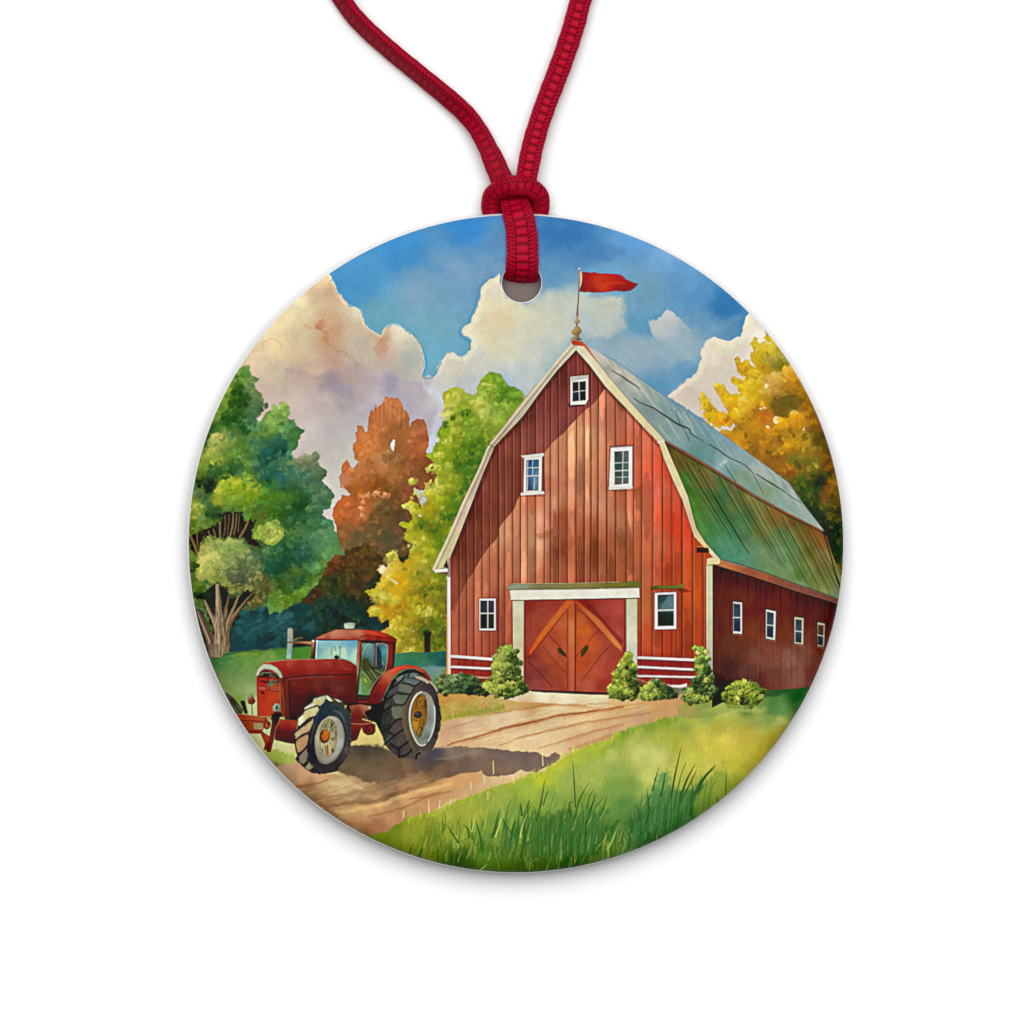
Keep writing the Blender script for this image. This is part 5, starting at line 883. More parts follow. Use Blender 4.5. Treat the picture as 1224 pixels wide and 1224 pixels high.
fill(P([425,192,480,196,540,196,600,203,700,206,760,213,800,228,835,262,880,280,945,300,900,345,860,368,800,374,740,365,650,374,580,382,500,380,400,372,412,340,424,300,430,240], rough=.6, rs=4),
     wash([440,220,150,30,20, 430,340,128,36,26, 500,240,184,44,24, 560,280,204,64,34, 480,320,186,52,28, 640,220,200,50,26, 700,300,196,48,24, 620,340,206,72,36, 780,240,196,44,24, 800,300,176,36,22, 780,350,130,30,24, 850,300,170,34,24, 870,340,140,32,24, 920,305,150,26,24, 720,360,170,44,26, 540,370,150,40,30], 3), mot=.06, ms=5, edge=.14, ew=1, id=ID['flag'])
fill(L([440,205,540,215,640,212,740,222], 1.2, soft=.8), (160,30,20), .4); fill(L([560,330,640,300,760,290,830,300], [1, 4, 1], soft=2), (214,70,34), .5)
# ---------------- exhaust post and tractor
F(250, 730, 8.16)
TC = ID['tractor']
fill(P([765,175,790,166,818,178,818,300,800,468,752,466,762,330]), wash([780,200,206,190,176, 805,200,140,116,104, 775,300,190,184,176, 800,300,120,110,104, 770,400,176,190,190, 795,400,104,120,116, 770,460,180,190,180], 2), id=TC, edge=.1, ew=.8); fill(L([764,310,818,306], 1.6, soft=.5), (96,56,44), .8)
fill(P([818,298,1000,300,1005,332,940,320,880,318,818,322]), wash([850,308,124,76,44, 980,315,190,120,84], 2), id=TC); fill(P([820,322,900,322,990,335,900,348,820,350], soft=1), (20,26,24), .8)
fill(L([820,290,860,270,910,262], [1.4, .7], rough=.6), (150,140,50), .8)
# cab frame and roof
F(360, 740, 10.2)
fill(P([165,240,1160,240,1130,600,1000,830,940,1020,640,1040,640,700,650,600,500,500,150,500]), (28,24,26), id=TC)
fill(P([185,262,690,262,668,600,640,560,560,520,430,500,180,495]), wash([220,300,150,180,190, 230,400,110,140,150, 300,300,120,160,184, 330,400,176,186,164, 420,300,130,164,180, 440,380,196,200,170, 550,290,96,140,176, 580,380,110,154,190, 520,380,190,200,176, 640,300,100,144,176, 640,400,176,190,176, 600,470,170,186,170, 650,520,150,176,160, 560,460,150,174,170, 250,470,150,170,150, 400,460,190,194,160], 3), mot=.05, ms=5)
fill(L([190,265,180,350,178,490], 2.4, soft=.8), (214,220,206), .85); fill(L([210,290,205,400,200,480], 2, soft=1), (110,144,160), .6)
fill(P([480,400,500,350,530,340,560,420,570,500,520,520,490,480], soft=1.5, rough=1), (198,202,180), .7); fill(P([590,470,640,380,685,360,670,560,620,520], soft=1.5, rough=1), (190,198,178), .7)
for p, w, c in [([375,480,372,350,410,340,415,380], .8, (96,66,56)), ([470,470,480,330,462,350], .9, (96,60,50)), ([500,262,495,330,480,360], .6, (120,110,104)), ([480,480,560,500,620,545,650,585], .8, (80,70,54)), ([430,470,500,485,560,500], .7, (70,60,50)), ([485,500,470,420], .7, (110,90,70))]:
    fill(L(p, w, soft=.5), c, .5)
fill(E(430,468,32,26,0,rough=.8,rs=3), (44,50,34), .95); fill(L([425,440,440,500], 1.2, soft=.4), (30,40,30), .9)
fill(P([395,395,420,400,425,440,395,440], soft=.5), (206,200,170), .7)
# side glass
fill(P([735,290,895,300,1040,310,1060,340,1050,530,1030,620,900,740,860,820,820,930,690,920,700,660]), wash([770,320,120,140,134, 850,330,130,150,150, 800,420,110,140,144, 870,450,90,130,140, 850,540,70,100,104, 780,520,70,66,36, 800,600,70,64,40, 760,680,100,118,56, 780,760,130,144,54, 730,820,110,144,110, 800,850,96,124,50, 850,800,84,104,60, 720,900,104,140,110,
     900,640,60,54,36, 960,660,90,84,48, 1000,600,60,60,50, 950,700,84,80,50, 870,720,74,72,50, 980,400,70,130,136, 1020,400,90,150,156, 940,350,60,80,90, 950,500,30,66,80, 1010,500,80,120,120, 740,400,90,100,90, 800,780,120,134,56], 3), mot=.1, ms=4)
fill(P([915,325,950,340,975,400,985,600,960,600,920,570], soft=.6), (30,56,68), .9)
for p, w, c in [([760,600,800,660,860,740], 1.2, (44,38,26)), ([740,640,800,700,850,760], .8, (156,146,110)), ([820,590,880,660,920,720], 1, (150,138,100)), ([850,600,920,640,980,690], 1.2, (40,36,26)), ([900,620,980,660,1000,640], 1, (150,140,100)), ([780,480,770,540,760,620], 1.6, (50,44,26)), ([830,560,900,600,960,600], 1.6, (40,38,30)), ([770,730,800,770], 1.4, (190,180,60)), ([730,720,725,900], 1, (140,164,140)), ([750,420,790,330,830,300], 1, (170,180,170)), ([990,520,1010,560], .8, (160,180,180))]:
    fill(L(p, w, soft=.5), c, .75)
fill(P([770,480,820,480,850,540,860,600,820,640,760,620,745,560], soft=.8, rough=.8), (70,66,34), .75)
# pillars
def red(pts, w=None, **k): fill(P(pts), w or (150,44,34), mot=.06, ms=6, edge=.12, ew=.9, id=TC, **k)
red([135,280,165,260,180,280,160,400,150,490,115,490,125,380], wash([150,300,190,110,90, 140,400,160,70,50, 160,450,60,30,34], 2)); fill(L([172,280,165,400,160,490], 2.2, soft=.5), (22,24,30), .9); fill(E(145,268,16,14), (206,190,170), id=TC)
red([695,265,732,265,722,420,705,620,680,840,655,1045,635,1040,645,860,665,640,680,440], wash([712,300,176,70,50, 700,420,180,64,46, 685,600,176,110,90, 665,800,124,70,60, 650,1000,130,60,50], 2))
fill(L([697,290,690,450,678,580], .8, soft=.5), (220,170,130), .6); fill(L([735,285,722,500,706,700,690,900], 1, soft=.5), (30,24,26), .9)
red([890,290,912,290,912,560,905,585,888,570,893,420], (118,50,38)); fill(L([914,300,914,560], .8, soft=.5), (200,150,120), .5)
red([1040,280,1125,270,1120,560,1100,590,1040,640,1060,560,1065,340], wash([1090,300,130,30,24, 1090,450,150,34,28, 1080,560,140,40,30], 2)); fill(L([920,300,1000,300,1045,320,1055,350,1050,480,1040,560,1020,640,960,700,900,770,850,860,830,920], 1.1, soft=.6), (206,150,124), .8)
fill(L([1122,290,1120,420,1112,560], 1, soft=.5), (60,16,20), .8)
red([170,238,260,190,420,130,600,122,780,130,930,145,1050,180,1130,220,1165,245,1160,275,1120,285,960,262,735,265,690,262,400,255,200,248], wash([250,215,196,120,90, 400,170,206,130,100, 500,200,206,128,100, 650,170,204,116,88, 720,190,206,124,96, 820,160,206,54,36, 900,170,200,52,36, 1000,200,190,50,36, 1100,240,150,34,26, 800,240,120,26,20, 950,240,110,24,20, 1140,260,110,20,20, 300,245,160,44,34, 500,248,150,40,30, 650,250,150,44,34], 2.5))
fill(L([190,243,400,246,600,252,700,250,725,215,780,200], 1.1, soft=.5), (140,30,24), .85); fill(L([730,215,790,205,900,215,1020,225,1150,250], 1, soft=.6), (110,20,18), .7); fill(L([720,262,900,268,1120,290], 1.2, soft=.5), (50,14,16), .8)
fill(L([770,150,860,170,960,190,1060,210], [1, 3, 1], soft=1.4), (220,80,50), .5)
fill(P([525,55,590,42,655,50,655,90,640,122,540,124,525,100]), wash([550,80,206,204,180, 600,90,190,186,160, 640,90,130,126,110, 590,55,210,206,186], 2), id=TC, edge=.15, ew=.8); fill(L([545,65,600,60,640,66], .8, soft=.4), (110,104,90), .5); fill(L([530,122,645,124], 1, soft=.5), (30,30,30), .7)
# hood
F(250, 730, 8.16)
red([460,640,465,600,500,535,540,505,700,485,800,475,1100,470,1224,470,1300,475,1380,495,1440,540,1440,900,1400,1000,1300,1020,1224,1000,1224,860,1150,830,1000,850,940,960,880,1080,740,1060,740,900,720,720,690,650,600,600],
    wash([560,510,196,70,60, 700,500,176,50,44, 700,560,160,38,34, 800,500,190,80,66, 850,560,170,44,36, 1000,500,176,60,54, 1000,570,160,44,36, 1150,510,180,64,56, 1150,590,150,36,30, 1300,510,170,56,50, 1350,560,150,44,36, 1400,560,130,34,30, 1300,610,140,28,24, 1400,620,90,26,26, 750,620,150,26,22, 900,625,140,28,24,
      750,700,96,34,30, 850,680,110,44,40, 950,700,104,38,36, 1050,740,120,56,52, 1100,700,100,40,38, 1200,740,110,52,46, 1300,700,96,38,36, 1250,740,104,48,44, 1380,700,90,36,32, 1300,780,104,46,42, 850,850,90,28,24, 800,950,84,26,22, 900,950,56,12,14, 800,1040,52,12,14, 1000,800,84,24,22, 1150,790,84,24,22, 950,880,66,14,16, 1300,850,84,24,22, 1400,800,96,28,24, 1380,950,56,12,14], 3.5))
fill(L([720,655,850,640,1000,632,1224,626,1320,622,1430,624], 1.2, soft=.5), (50,16,16), .9); fill(L([770,668,900,655,1050,645,1224,640], .8, soft=.7), (150,84,74), .5)
fill(P([730,660,770,655,785,1050,745,1050]), wash([750,700,124,44,36, 760,900,120,40,30, 760,1030,110,36,28], 2), .95, edge=.2, ew=.8); fill(L([728,660,735,1040], 1, soft=.5), (50,16,14), .8); fill(L([785,680,790,1040], 1.6, soft=.8), (44,12,12), .6)
for i in range(50):
    x = _rng.uniform(760, 1400); y = _rng.uniform(520, 960); q = _rng.uniform(-.2, .2)
    shade(E(x, y, 50, 16, 5, soft=2, rough=2), (1+q, 1+q, 1+q), .6, None if False else full(P([780,500,1400,500,1400,620,1400,900,1224,840,1100,810,980,830,900,930,860,1040,780,1040])))
fill(L([560,508,700,488,800,478,960,476,1100,474], 1, soft=.6), (220,140,110), .6)
# nose
red([458,640,480,640,600,640,720,650,735,1040,640,1030,470,1030], wash([500,700,176,34,20, 530,760,190,50,26, 500,850,184,46,16, 600,850,196,56,20, 560,950,196,58,22, 640,820,196,60,30, 520,1000,190,56,24, 700,700,110,40,30, 710,900,124,44,30, 640,760,160,70,44], 2.5))
fill(P([475,640,490,600,540,565,600,575,660,620,700,660,600,660,520,650]), (44,24,24)); fill(P([500,600,560,560,640,590,660,630,620,600,560,580], soft=.4), (176,52,54), .9)
for p, c in [([485,628,515,600,600,598,640,615,600,612,530,612,500,635], (132,112,88)), ([590,612,650,640,640,655,600,640], (96,90,74)), ([512,618,530,612,528,630,514,632], (120,100,66)), ([545,620,556,616,556,640,548,642], (30,20,20)), ([585,630,598,622,600,642,588,645], (136,110,70)), ([500,640,640,640,640,648,500,650], (60,30,26)), ([480,650,660,645,650,680,540,670,500,680], (170,50,40)), ([505,680,560,685,555,705,510,700], (40,40,34)),
             ([570,690,650,680,700,690,640,710,610,740,575,745], (104,104,90)), ([480,720,560,730,540,770,490,765], (196,84,70)), ([570,735,680,740,680,790,590,780,570,765], (176,70,50)), ([500,775,540,790,545,810,510,810], (70,30,24)), ([480,680,540,710,560,740,490,740], (190,30,24))]:
    fill(P(p, rough=.5, rs=3), c, .9)
fill(L([500,690,600,700,690,690], 1.4, soft=.5), (50,36,30), .8); fill(L([560,640,575,700,590,770], 1.2, soft=.5), (70,40,34), .7); fill(L([620,650,600,700,570,740], 1.4, soft=.5), (120,112,96), .7); fill(L([490,735,560,745], 1, soft=.5), (80,24,20), .7)
fill(L([575,770,670,790,680,780], .9, soft=.4), (90,40,30), .8); fill(L([480,650,660,660], .8, soft=.4), (60,20,20), .6)
fill(P([458,640,462,600,490,550,530,520,600,525,660,555,700,600,718,655,690,655,660,610,610,575,540,565,500,590,480,630]), wash([480,590,200,180,156, 540,535,196,186,166, 620,550,190,180,160, 690,620,170,160,140], 2), id=TC, edge=.1, ew=.8, mot=.06, ms=4)
fill(P([690,700,700,700,726,1000,700,1020,690,1010]), (130,50,34), .8); fill(L([690,700,695,1000], .9, soft=.5), (206,110,70), .7); fill(L([462,650,466,1020], .9, soft=.4), (200,190,140), .5); fill(L([470,660,474,1020], .8, soft=.4), (110,24,18), .7)
# front axle gear
fill(P([125,805,180,805,240,850,290,910,330,960,325,1005,250,1005,190,920], rough=.5), wash([170,830,104,84,70, 220,900,70,56,46, 280,950,104,90,70, 300,990,90,84,60], 2), id=TC, edge=.25, ew=1.2); fill(L([150,830,220,880,280,960,300,1000], 1.4, soft=1), (50,40,34), .6)
fill(P([300,890,325,872,350,880,360,930,380,1005,345,1005,325,940]), (54,24,20), id=TC); fill(P([375,860,395,815,420,810,435,850,455,880,440,905,415,918,380,905]), wash([395,840,206,170,150, 415,890,150,34,26, 445,885,80,24,20], 2), id=TC, edge=.15, ew=.8); fill(L([418,910,420,1010], 1.1, soft=.4), (84,64,50), .9)
red([245,1000,330,1010,420,1020,520,1035,610,1035,620,1060,560,1080,520,1180,590,1224,610,1260,600,1360,530,1360,545,1300,500,1200,380,1200,330,1150,270,1060], wash([290,1020,170,60,36, 400,1040,176,70,40, 500,1050,184,84,50, 350,1110,130,44,30, 400,1110,180,74,44, 560,1140,176,66,34, 500,1180,160,50,30, 600,1100,110,34,24, 570,1250,170,64,40, 580,1340,120,40,26], 3))
fill(P([435,1095,525,1100,525,1160,435,1155]), (176,150,110), .9)
for x in range(445, 525, 14): fill(L([x, 1098, x, 1158], .6, soft=.4), (110,70,44), .7)
fill(L([300,1070,420,1075,520,1080], 1, soft=.5), (70,20,16), .7); fill(L([350,1160,430,1175,530,1185], 1.1, soft=.5), (90,24,18), .7); fill(L([250,1005,400,1020,520,1036], .8, soft=.5), (206,120,90), .6)
fill(E(565,1110,36,48,10), (150,54,30), id=TC, edge=.4, ew=1); fill(E(568,1112,18,24,10), (196,80,34)); fill(P([560,1040,600,1040,600,1090,575,1080]), (190,160,100), .8); fill(E(575,1100,12,20), (60,26,20), .8)
red([610,1000,660,1010,680,1040,690,1060,640,1224,600,1380,560,1380,590,1224,610,1100], wash([640,1040,40,16,16, 620,1150,110,36,26, 600,1300,124,44,30], 2))
red([680,1055,780,1065,860,1075,860,1130,840,1200,835,1300,760,1290,640,1260,640,1200], wash([720,1080,176,54,36, 820,1100,186,66,40, 760,1130,150,40,28, 700,1200,90,24,20, 800,1200,80,20,18, 760,1270,66,16,16], 2.5)); fill(L([690,1070,650,1150,635,1240], 1.3, soft=.5), (150,100,74), .7); fill(L([650,1175,740,1190,850,1200], 1.4, soft=.6), (60,14,14), .6)
fill(P([618,940,640,905,680,905,692,930,690,980,640,985,620,975]), wash([630,940,210,204,180, 670,920,160,156,136, 660,960,90,84,60], 2), id=TC, edge=.2, ew=.8); fill(E(660,945,14,22), (60,60,44), .8)
fill(P([636,985,700,990,720,1020,680,1050,630,1060]), (24,16,18), id=TC)
# underbody between the wheels
F(390, 730, 8.16)
fill(P([210,900,480,890,560,880,640,680,760,600,700,1224,560,1250,480,1090,380,1060,240,1000]), (22,18,22), id=TC); fill(E(510, 980, 60, 110, 10, soft=3), (24,28,44), .7)
red([225,925,330,910,420,930,430,960,380,985,350,1060,440,1090,480,1110,480,1180,455,1210,400,1215,360,1190,345,1140,300,1260,240,1280,230,1100,240,1000], wash([280,945,170,84,60, 380,940,190,110,90, 300,980,110,30,24, 300,1050,90,20,18, 380,1020,124,44,34, 300,1110,140,44,34, 420,1110,150,40,30, 420,1180,96,24,20, 280,1200,90,18,18], 2.5))
fill(E(425,1155,44,56,10), (110,30,24), id=TC, edge=.4, ew=1.2); fill(L([425,1130,445,1160,430,1190], 1.4, soft=.6), (160,60,44), .6); fill(E(420,945,18,18), (196,150,124), id=TC, edge=.3, ew=1)
for p in [[360,985,400,1060,440,1100], [250,1100,330,1105,430,1100]]: fill(L(p, 1.4, soft=.6), (190,100,80), .7)
fill(L([240,1085,340,1090,440,1085], .8, soft=.4), (40,10,10), .8)
# fender and step
red([300,880,420,875,520,890,510,905,300,895], (150,40,40))
fill(P([310,830,410,825,400,870,300,870]), (70,50,46), .95, id=TC)
red([410,860,440,800,500,700,560,610,620,570,700,540,790,528,880,540,960,580,1005,630,1030,680,1010,690,960,620,880,570,800,560,720,590,660,640,620,710,580,790,530,900,430,905,400,900], wash([430,860,110,30,36, 500,760,130,36,36, 480,860,104,28,36, 560,680,170,64,44, 600,620,206,100,70, 570,740,150,40,36, 660,570,206,70,44, 750,545,206,54,36, 850,545,196,40,26, 950,600,176,36,26, 1010,660,160,50,36, 540,860,110,24,30], 2.5))
fill(L([620,600,680,570,760,550,860,552,950,600], 1, soft=.7), (226,120,84), .5)
fill(P([590,800,640,690,700,620,780,575,860,570,950,610,1010,680,980,690,900,650,800,640,700,700,640,800,600,900,540,960], soft=.8), (20,16,20), .95, id=TC)
fill(P([850,800,1060,780,1080,900,1060,1060,860,1080,800,1000]), (0,0,0), 0)
F(250, 730, 8.16); fill(P([840,860,900,830,1010,815,1060,840,1060,1000,900,1060,850,1050]), wash([900,850,84,24,22, 1000,900,60,14,16], 2), id=TC)
F(390, 730, 8.16); fill(P([560,840,620,740,690,640,770,590,860,580,860,700,760,800,640,1000,540,980], soft=.6), (22,18,22), id=TC)
# rear wheel
F(440, 780, 8.74)
WR = ID['wheel_rear']
fill(P([160,600,190,500,240,380,300,280,360,230,440,208,520,220,600,260,680,340,715,400,735,480,745,560,752,640,762,680,745,740,740,820,725,900,690,980,660,1040,620,1090,560,1100,500,1115,400,1100,340,1110,300,1080,230,1020,170,960,155,900,165,880,135,820,140,740], rough=.6, rs=3), wash([250,350,70,62,66, 330,260,84,84,80, 460,220,74,84,84, 200,500,60,52,50, 180,650,44,48,44, 180,800,44,48,44, 300,450,74,80,76, 400,380,80,86,80, 300,620,84,90,80, 300,760,80,72,68, 200,920,60,64,62, 280,1020,64,58,56, 400,1000,74,68,62, 350,880,74,66,60,
   480,380,84,74,70, 600,330,74,64,62, 680,400,72,62,64, 720,520,64,58,60, 740,650,62,60,58, 720,800,66,62,54, 680,950,74,68,62, 560,1050,96,86,80, 450,700,100,88,64, 400,600,98,88,66, 420,850,96,84,60, 440,500,94,84,66, 480,1000,84,74,56, 640,1000,84,76,70], 3), id=WR, mot=.1, ms=5)
fill(P([290,270,340,240,400,240,370,280,310,300]), (116,116,104), .9); fill(P([420,225,480,210,520,225,490,255,420,250]), (100,116,114), .9)
for p, c in [([380,265,560,300,490,350,365,310], (104,116,116)), ([320,330,400,325,475,365,440,430,315,400], (112,116,98)), ([265,440,430,445,370,545,290,540,262,480], (104,112,98)), ([245,570,340,555,370,590,365,640,345,690,270,695,240,640], (112,118,96)), ([210,400,300,340,310,400,190,480], (84,74,80)), ([165,600,170,540,240,500,245,555], (78,68,62)),
             ([180,690,240,590,250,690,200,760,160,760], (58,64,60)), ([250,760,345,705,370,750,370,800,250,870,220,820], (86,74,70)), ([165,930,210,850,250,880,250,930,200,960], (76,84,82)), ([270,930,380,820,410,900,320,990], (84,74,68)), ([340,1040,430,940,460,1000,380,1080], (80,74,72)), ([220,960,300,1000,300,1070,240,1030], (70,66,64)), ([500,1060,530,1010,600,1020,640,1030,580,1070,520,1100], (104,92,92))]:
    fill(P(p, rough=.5, rs=3), c, .8, edge=.2, ew=1, mot=.1, ms=3)
for p, w in [([180,500,230,470,275,440], 1.8), ([155,620,190,600,240,560], 2.4), ([210,800,260,740,310,700,355,692], 2), ([215,830,245,840,270,870], 1.6), ([170,960,240,900,320,840,380,800], 2), ([230,950,310,1005,380,960,430,920], 2.6), ([320,1000,325,1090], 2.6), ([340,1085,400,1070,460,1010], 2), ([365,320,430,330,490,350,560,300], 1.8), ([300,420,400,435,440,435], 1.6), ([270,540,330,550,380,540], 1.4), ([500,1110,510,1070,545,1050], 2.4), ([380,250,330,310,220,390], 2), ([490,350,470,400,420,470,380,540], 1.2), ([440,205,420,250], 1.4)]:
    fill(L(p, w, soft=.4), (22,20,24), .85)
fill(P([490,245,560,255,620,285,640,310,625,330,580,300,500,265]), (190,170,140), .9); fill(L([640,300,690,350,720,400], 1.4, soft=.5), (206,186,160), .9)
fill(L([380,560,370,660,380,780,420,900,480,1010], [2, 4, 3, 2], soft=1.2), (112,100,72), .7)
fill(L([745,560,755,640,760,700,745,760,740,800], 1.4, rough=1.4, rs=2), (44,40,44), .8); fill(P([740,740,765,740,750,820,735,820], rough=.6), (50,80,34), .8)
for y in (480, 560, 640, 720, 800, 880): fill(E(735-(y-640)**2*.0006, y, 12, 14, 0, rough=.6), (34,32,34), .6)
rim = P([565,410,620,420,665,470,695,560,702,650,695,760,670,860,630,930,590,968,550,975,510,950,470,880,440,790,428,680,435,580,460,500,500,440], smooth=True)
fill(rim, wash([480,480,206,196,170, 600,430,140,134,116, 650,500,150,146,130, 690,600,170,176,170, 640,600,130,128,116, 650,750,140,150,140, 600,880,104,116,100, 560,940,130,140,120, 620,700,120,116,100, 680,800,160,170,160], 3), id=WR, mot=.08, ms=4)
fill(L([690,560,698,640,690,760,665,850,630,920], 1.6, soft=.8), (200,206,204), .8)
fill(P([560,435,595,450,615,520,615,620,605,720,580,800,545,880,520,890,480,820,450,720,450,620,470,530,510,460], smooth=True), wash([500,500,160,112,34, 560,480,150,104,40, 600,560,124,84,34, 480,600,140,90,30, 470,740,206,152,20, 500,780,196,144,24, 520,700,170,116,30, 580,650,164,110,40, 560,760,140,100,44, 530,860,130,104,60, 600,620,96,60,34], 3), edge=.3, ew=1.2, mot=.1, ms=4)
for p, w in [([500,590,510,500,540,450], 1), ([590,500,600,560,580,560], 1.8), ([550,690,530,780,500,850], .9), ([580,700,560,790,530,870], .9), ([540,500,545,520], 1.4), ([550,780,560,800], 2), ([480,680,500,640], .8), ([455,700,520,710], .8)]:
    fill(L(p, w, soft=.4), (74,48,28), .75)
fill(E(520,650,42,38,0,rough=.8,rs=3), (66,62,60), edge=.3, ew=1); fill(E(508,638,16,10,0,soft=.8), (110,104,100), .6)
fill(L([560,410,510,432,465,500,438,590,432,680,445,790,478,880,515,945,555,972,595,962], 1.4, soft=.4), (216,208,186), .95); fill(L([565,425,520,450,480,510,452,600,448,690], .7, soft=.4), (80,70,50), .6)
for i in range(14): fill(E(_rng.uniform(560,640), _rng.uniform(840,930), 8, 5, 0, rough=.6), (70,84,70) if i % 2 else (160,170,150), .5)
# front wheel
F(340, 820, 11.13)
WF = ID['wheel_front']
fill(P([385,165,460,145,530,125,570,125,640,150,700,165,760,195,780,230,820,260,840,320,875,360,885,450,888,560,885,700,880,830,860,900,800,1000,740,1060,690,1130,640,1150,560,1165,480,1170,380,1160,290,1110,200,1030,140,980,170,930,160,880,130,760,130,620,175,560,180,440,210,400,250,330,270,270,370,210], rough=.5, rs=3),
     wash([550,200,44,62,66, 700,230,64,64,56, 480,330,50,64,74, 640,330,44,60,64, 450,420,36,54,64, 760,300,64,70,64, 780,420,50,58,64, 820,520,60,62,64, 850,700,64,64,64, 820,850,84,80,76, 400,560,60,60,60, 370,700,48,46,50, 360,850,44,42,48, 400,980,44,44,48, 450,1100,60,54,56, 600,1100,60,54,54, 700,1050,54,50,52, 780,950,70,64,62, 700,400,60,70,74, 740,600,60,60,60], 3), id=WF, mot=.1, ms=5)
for p, c, d in [([385,168,450,150,530,128,555,170,520,230,470,270,430,250,330,290,270,315,268,290,370,215], (196,190,150), (206,166,60)), ([265,330,330,300,440,265,465,310,410,400,330,420,250,500,215,540,185,530,182,440,250,380], (206,194,140), (200,166,80)), ([200,580,280,520,390,430,380,490,330,610,240,640,160,720,135,640,180,590], (200,170,124), (176,136,84)),
                ([150,740,200,690,310,640,320,680,300,780,240,860,180,895,150,800], (190,146,100), (160,116,76)), ([190,940,240,880,300,830,310,900,300,990,250,1040,200,1010], (140,128,108), (110,96,84)), ([280,1080,330,1010,380,1080,350,1130,300,1110], (160,150,110), (120,110,80))]:
    fill(P(p, rough=.5, rs=3), c, mot=.1, ms=4, edge=.25, ew=1.3)
    fill(E(sum(p[::2])/len(p)*2+24, sum(p[1::2])/len(p)*2+6, 60, 34, -45, soft=2), d, .35)
fill(P([270,290,360,250,440,235,330,290,270,312], soft=.5), (224,218,196), .8); fill(P([190,430,240,385,250,400,245,480,205,535,185,520], soft=.6), (224,222,190), .8)
fill(P([540,130,580,130,620,170,640,200,620,215,570,180]), (220,208,170), .95); fill(P([660,170,700,175,765,210,720,215,700,200]), (206,194,150), .9); fill(E(635,195,14,14), (196,160,60), .8); fill(P([795,255,830,260,810,300]), (206,170,84), .9)
for p, w in [([275,320,340,290,440,265,470,300], 1.3), ([190,550,260,490,330,430,395,415], 1.6), ([150,720,220,660,330,610,350,580], 1.5), ([170,900,240,870,300,800], 1.5), ([240,1050,290,1020,320,960], 1.3), ([560,180,600,210,640,210], 1.2), ([120,700,140,740,150,850,180,930], .9), ([380,1110,430,1130,470,1170], 1.8), ([330,1130,390,1090], 1.4), ([640,1140,700,1120,720,1060], 1.4)]:
    fill(L(p, w, soft=.5), (44,32,30), .8)
fill(L([650,320,720,350,770,400,800,480], [1, 3, 1], soft=1.2), (104,110,112), .6); fill(L([480,280,440,400,400,520,370,640,350,760], 1.6, soft=1.2), (84,96,100), .4)
for y in range(300, 900, 70): fill(L([850, y, 885, y+30], 1.2, soft=.6), (40,40,44), .6)
rimf = P([600,398,680,410,740,470,775,560,790,660,780,780,740,880,680,960,600,1010,540,1028,480,1000,430,900,412,780,412,660,440,560,500,460], smooth=True)
fill(rimf, wash([560,430,170,160,130, 640,430,176,172,150, 720,500,150,150,136, 760,620,150,156,150, 760,760,170,174,166, 700,880,160,160,146, 600,960,150,146,130, 520,960,140,130,110, 440,860,150,140,110, 430,700,190,180,144, 470,560,176,166,124, 600,700,166,154,110, 560,560,160,150,116, 640,640,160,150,110], 3), id=WF, mot=.08, ms=5, edge=.2, ew=1)
fill(P([590,440,650,460,690,540,700,640,695,760,660,860,600,930,560,940,500,880,470,780,465,660,480,560,520,480], smooth=True), wash([540,520,150,136,96, 600,600,170,160,116, 650,700,176,164,124, 520,800,190,180,130, 600,850,190,160,110, 640,560,130,130,90], 3), edge=.25, ew=1.2, mot=.1, ms=4)
for p, c in [([610,480,650,490,665,540,630,600,610,560], (84,88,60)), ([540,490,560,520,545,560,525,550], (76,74,56)), ([620,680,680,670,685,715,640,730,615,710], (124,110,66)), ([540,790,580,790,590,900,560,940,545,880], (104,80,44)), ([470,810,510,850,520,890,490,860], (90,76,44)), ([640,820,670,860,640,900,620,850], (90,74,50)), ([670,600,695,620,690,690,675,660], (90,90,64))]:
    fill(P(p, soft=.4), c, .85)
for p in [[600,600,650,540,690,520], [600,680,690,700], [590,740,640,800,660,850], [560,760,565,860,570,930], [520,760,500,820,500,870], [560,590,545,520,560,470], [590,600,610,500]]:
    fill(L(p, 1, soft=.5), (206,196,150), .6); fill(L([q+10 for q in p], .7, soft=.4), (80,66,40), .6)
fill(E(535,670,68,94,10), (110,62,24), edge=.2, ew=1); fill(E(545,655,50,78,10), wash([540,620,196,110,24, 570,660,200,116,20, 520,720,170,84,16], 2), edge=.15, ew=1); fill(E(500,620,18,26,0,soft=1), (90,50,30), .6)
fill(L([600,400,690,415,750,480,785,580,795,680,785,790,745,890,680,970,600,1020,540,1032,475,1005,428,905,408,780,410,660], .9, soft=.5), (206,200,176), .6); fill(L([610,395,700,410,765,480,800,600,805,720,780,840,720,940], 1.2, soft=.6), (24,24,26), .6)
# brightness of paper: a slight tooth over the whole print
F()
xx, yy = grid(ALL[0])
def blur(a, sg):
    r = int(sg*3)+1; k = np.exp(-0.5*(np.arange(-r, r+1)/sg)**2); k /= k.sum(); out = 0
    p_ = np.pad(a, ((r, r), (0, 0), (0, 0)), 'edge')
    for i, w in enumerate(k): out = out+w*p_[i:i+a.shape[0]]
    p_ = np.pad(out, ((0, 0), (r, r), (0, 0)), 'edge'); out = 0
    for i, w in enumerate(k): out = out+w*p_[:, i:i+a.shape[1]]
    return out
CAN = CAN+0.62*(CAN-blur(CAN, 1.5*SC))+0.12*(CAN-blur(CAN, 7*SC))          # crisp brush edges
gray = (CAN*np.array([.3, .59, .11], np.float32)).sum(-1, keepdims=True); CAN = gray+(CAN-gray)*0.93
skym = blur((IDS == 0).astype(np.float32)[..., None], 1.0)
CAN = CAN+skym*np.array([2, 0, -4], np.float32)/255
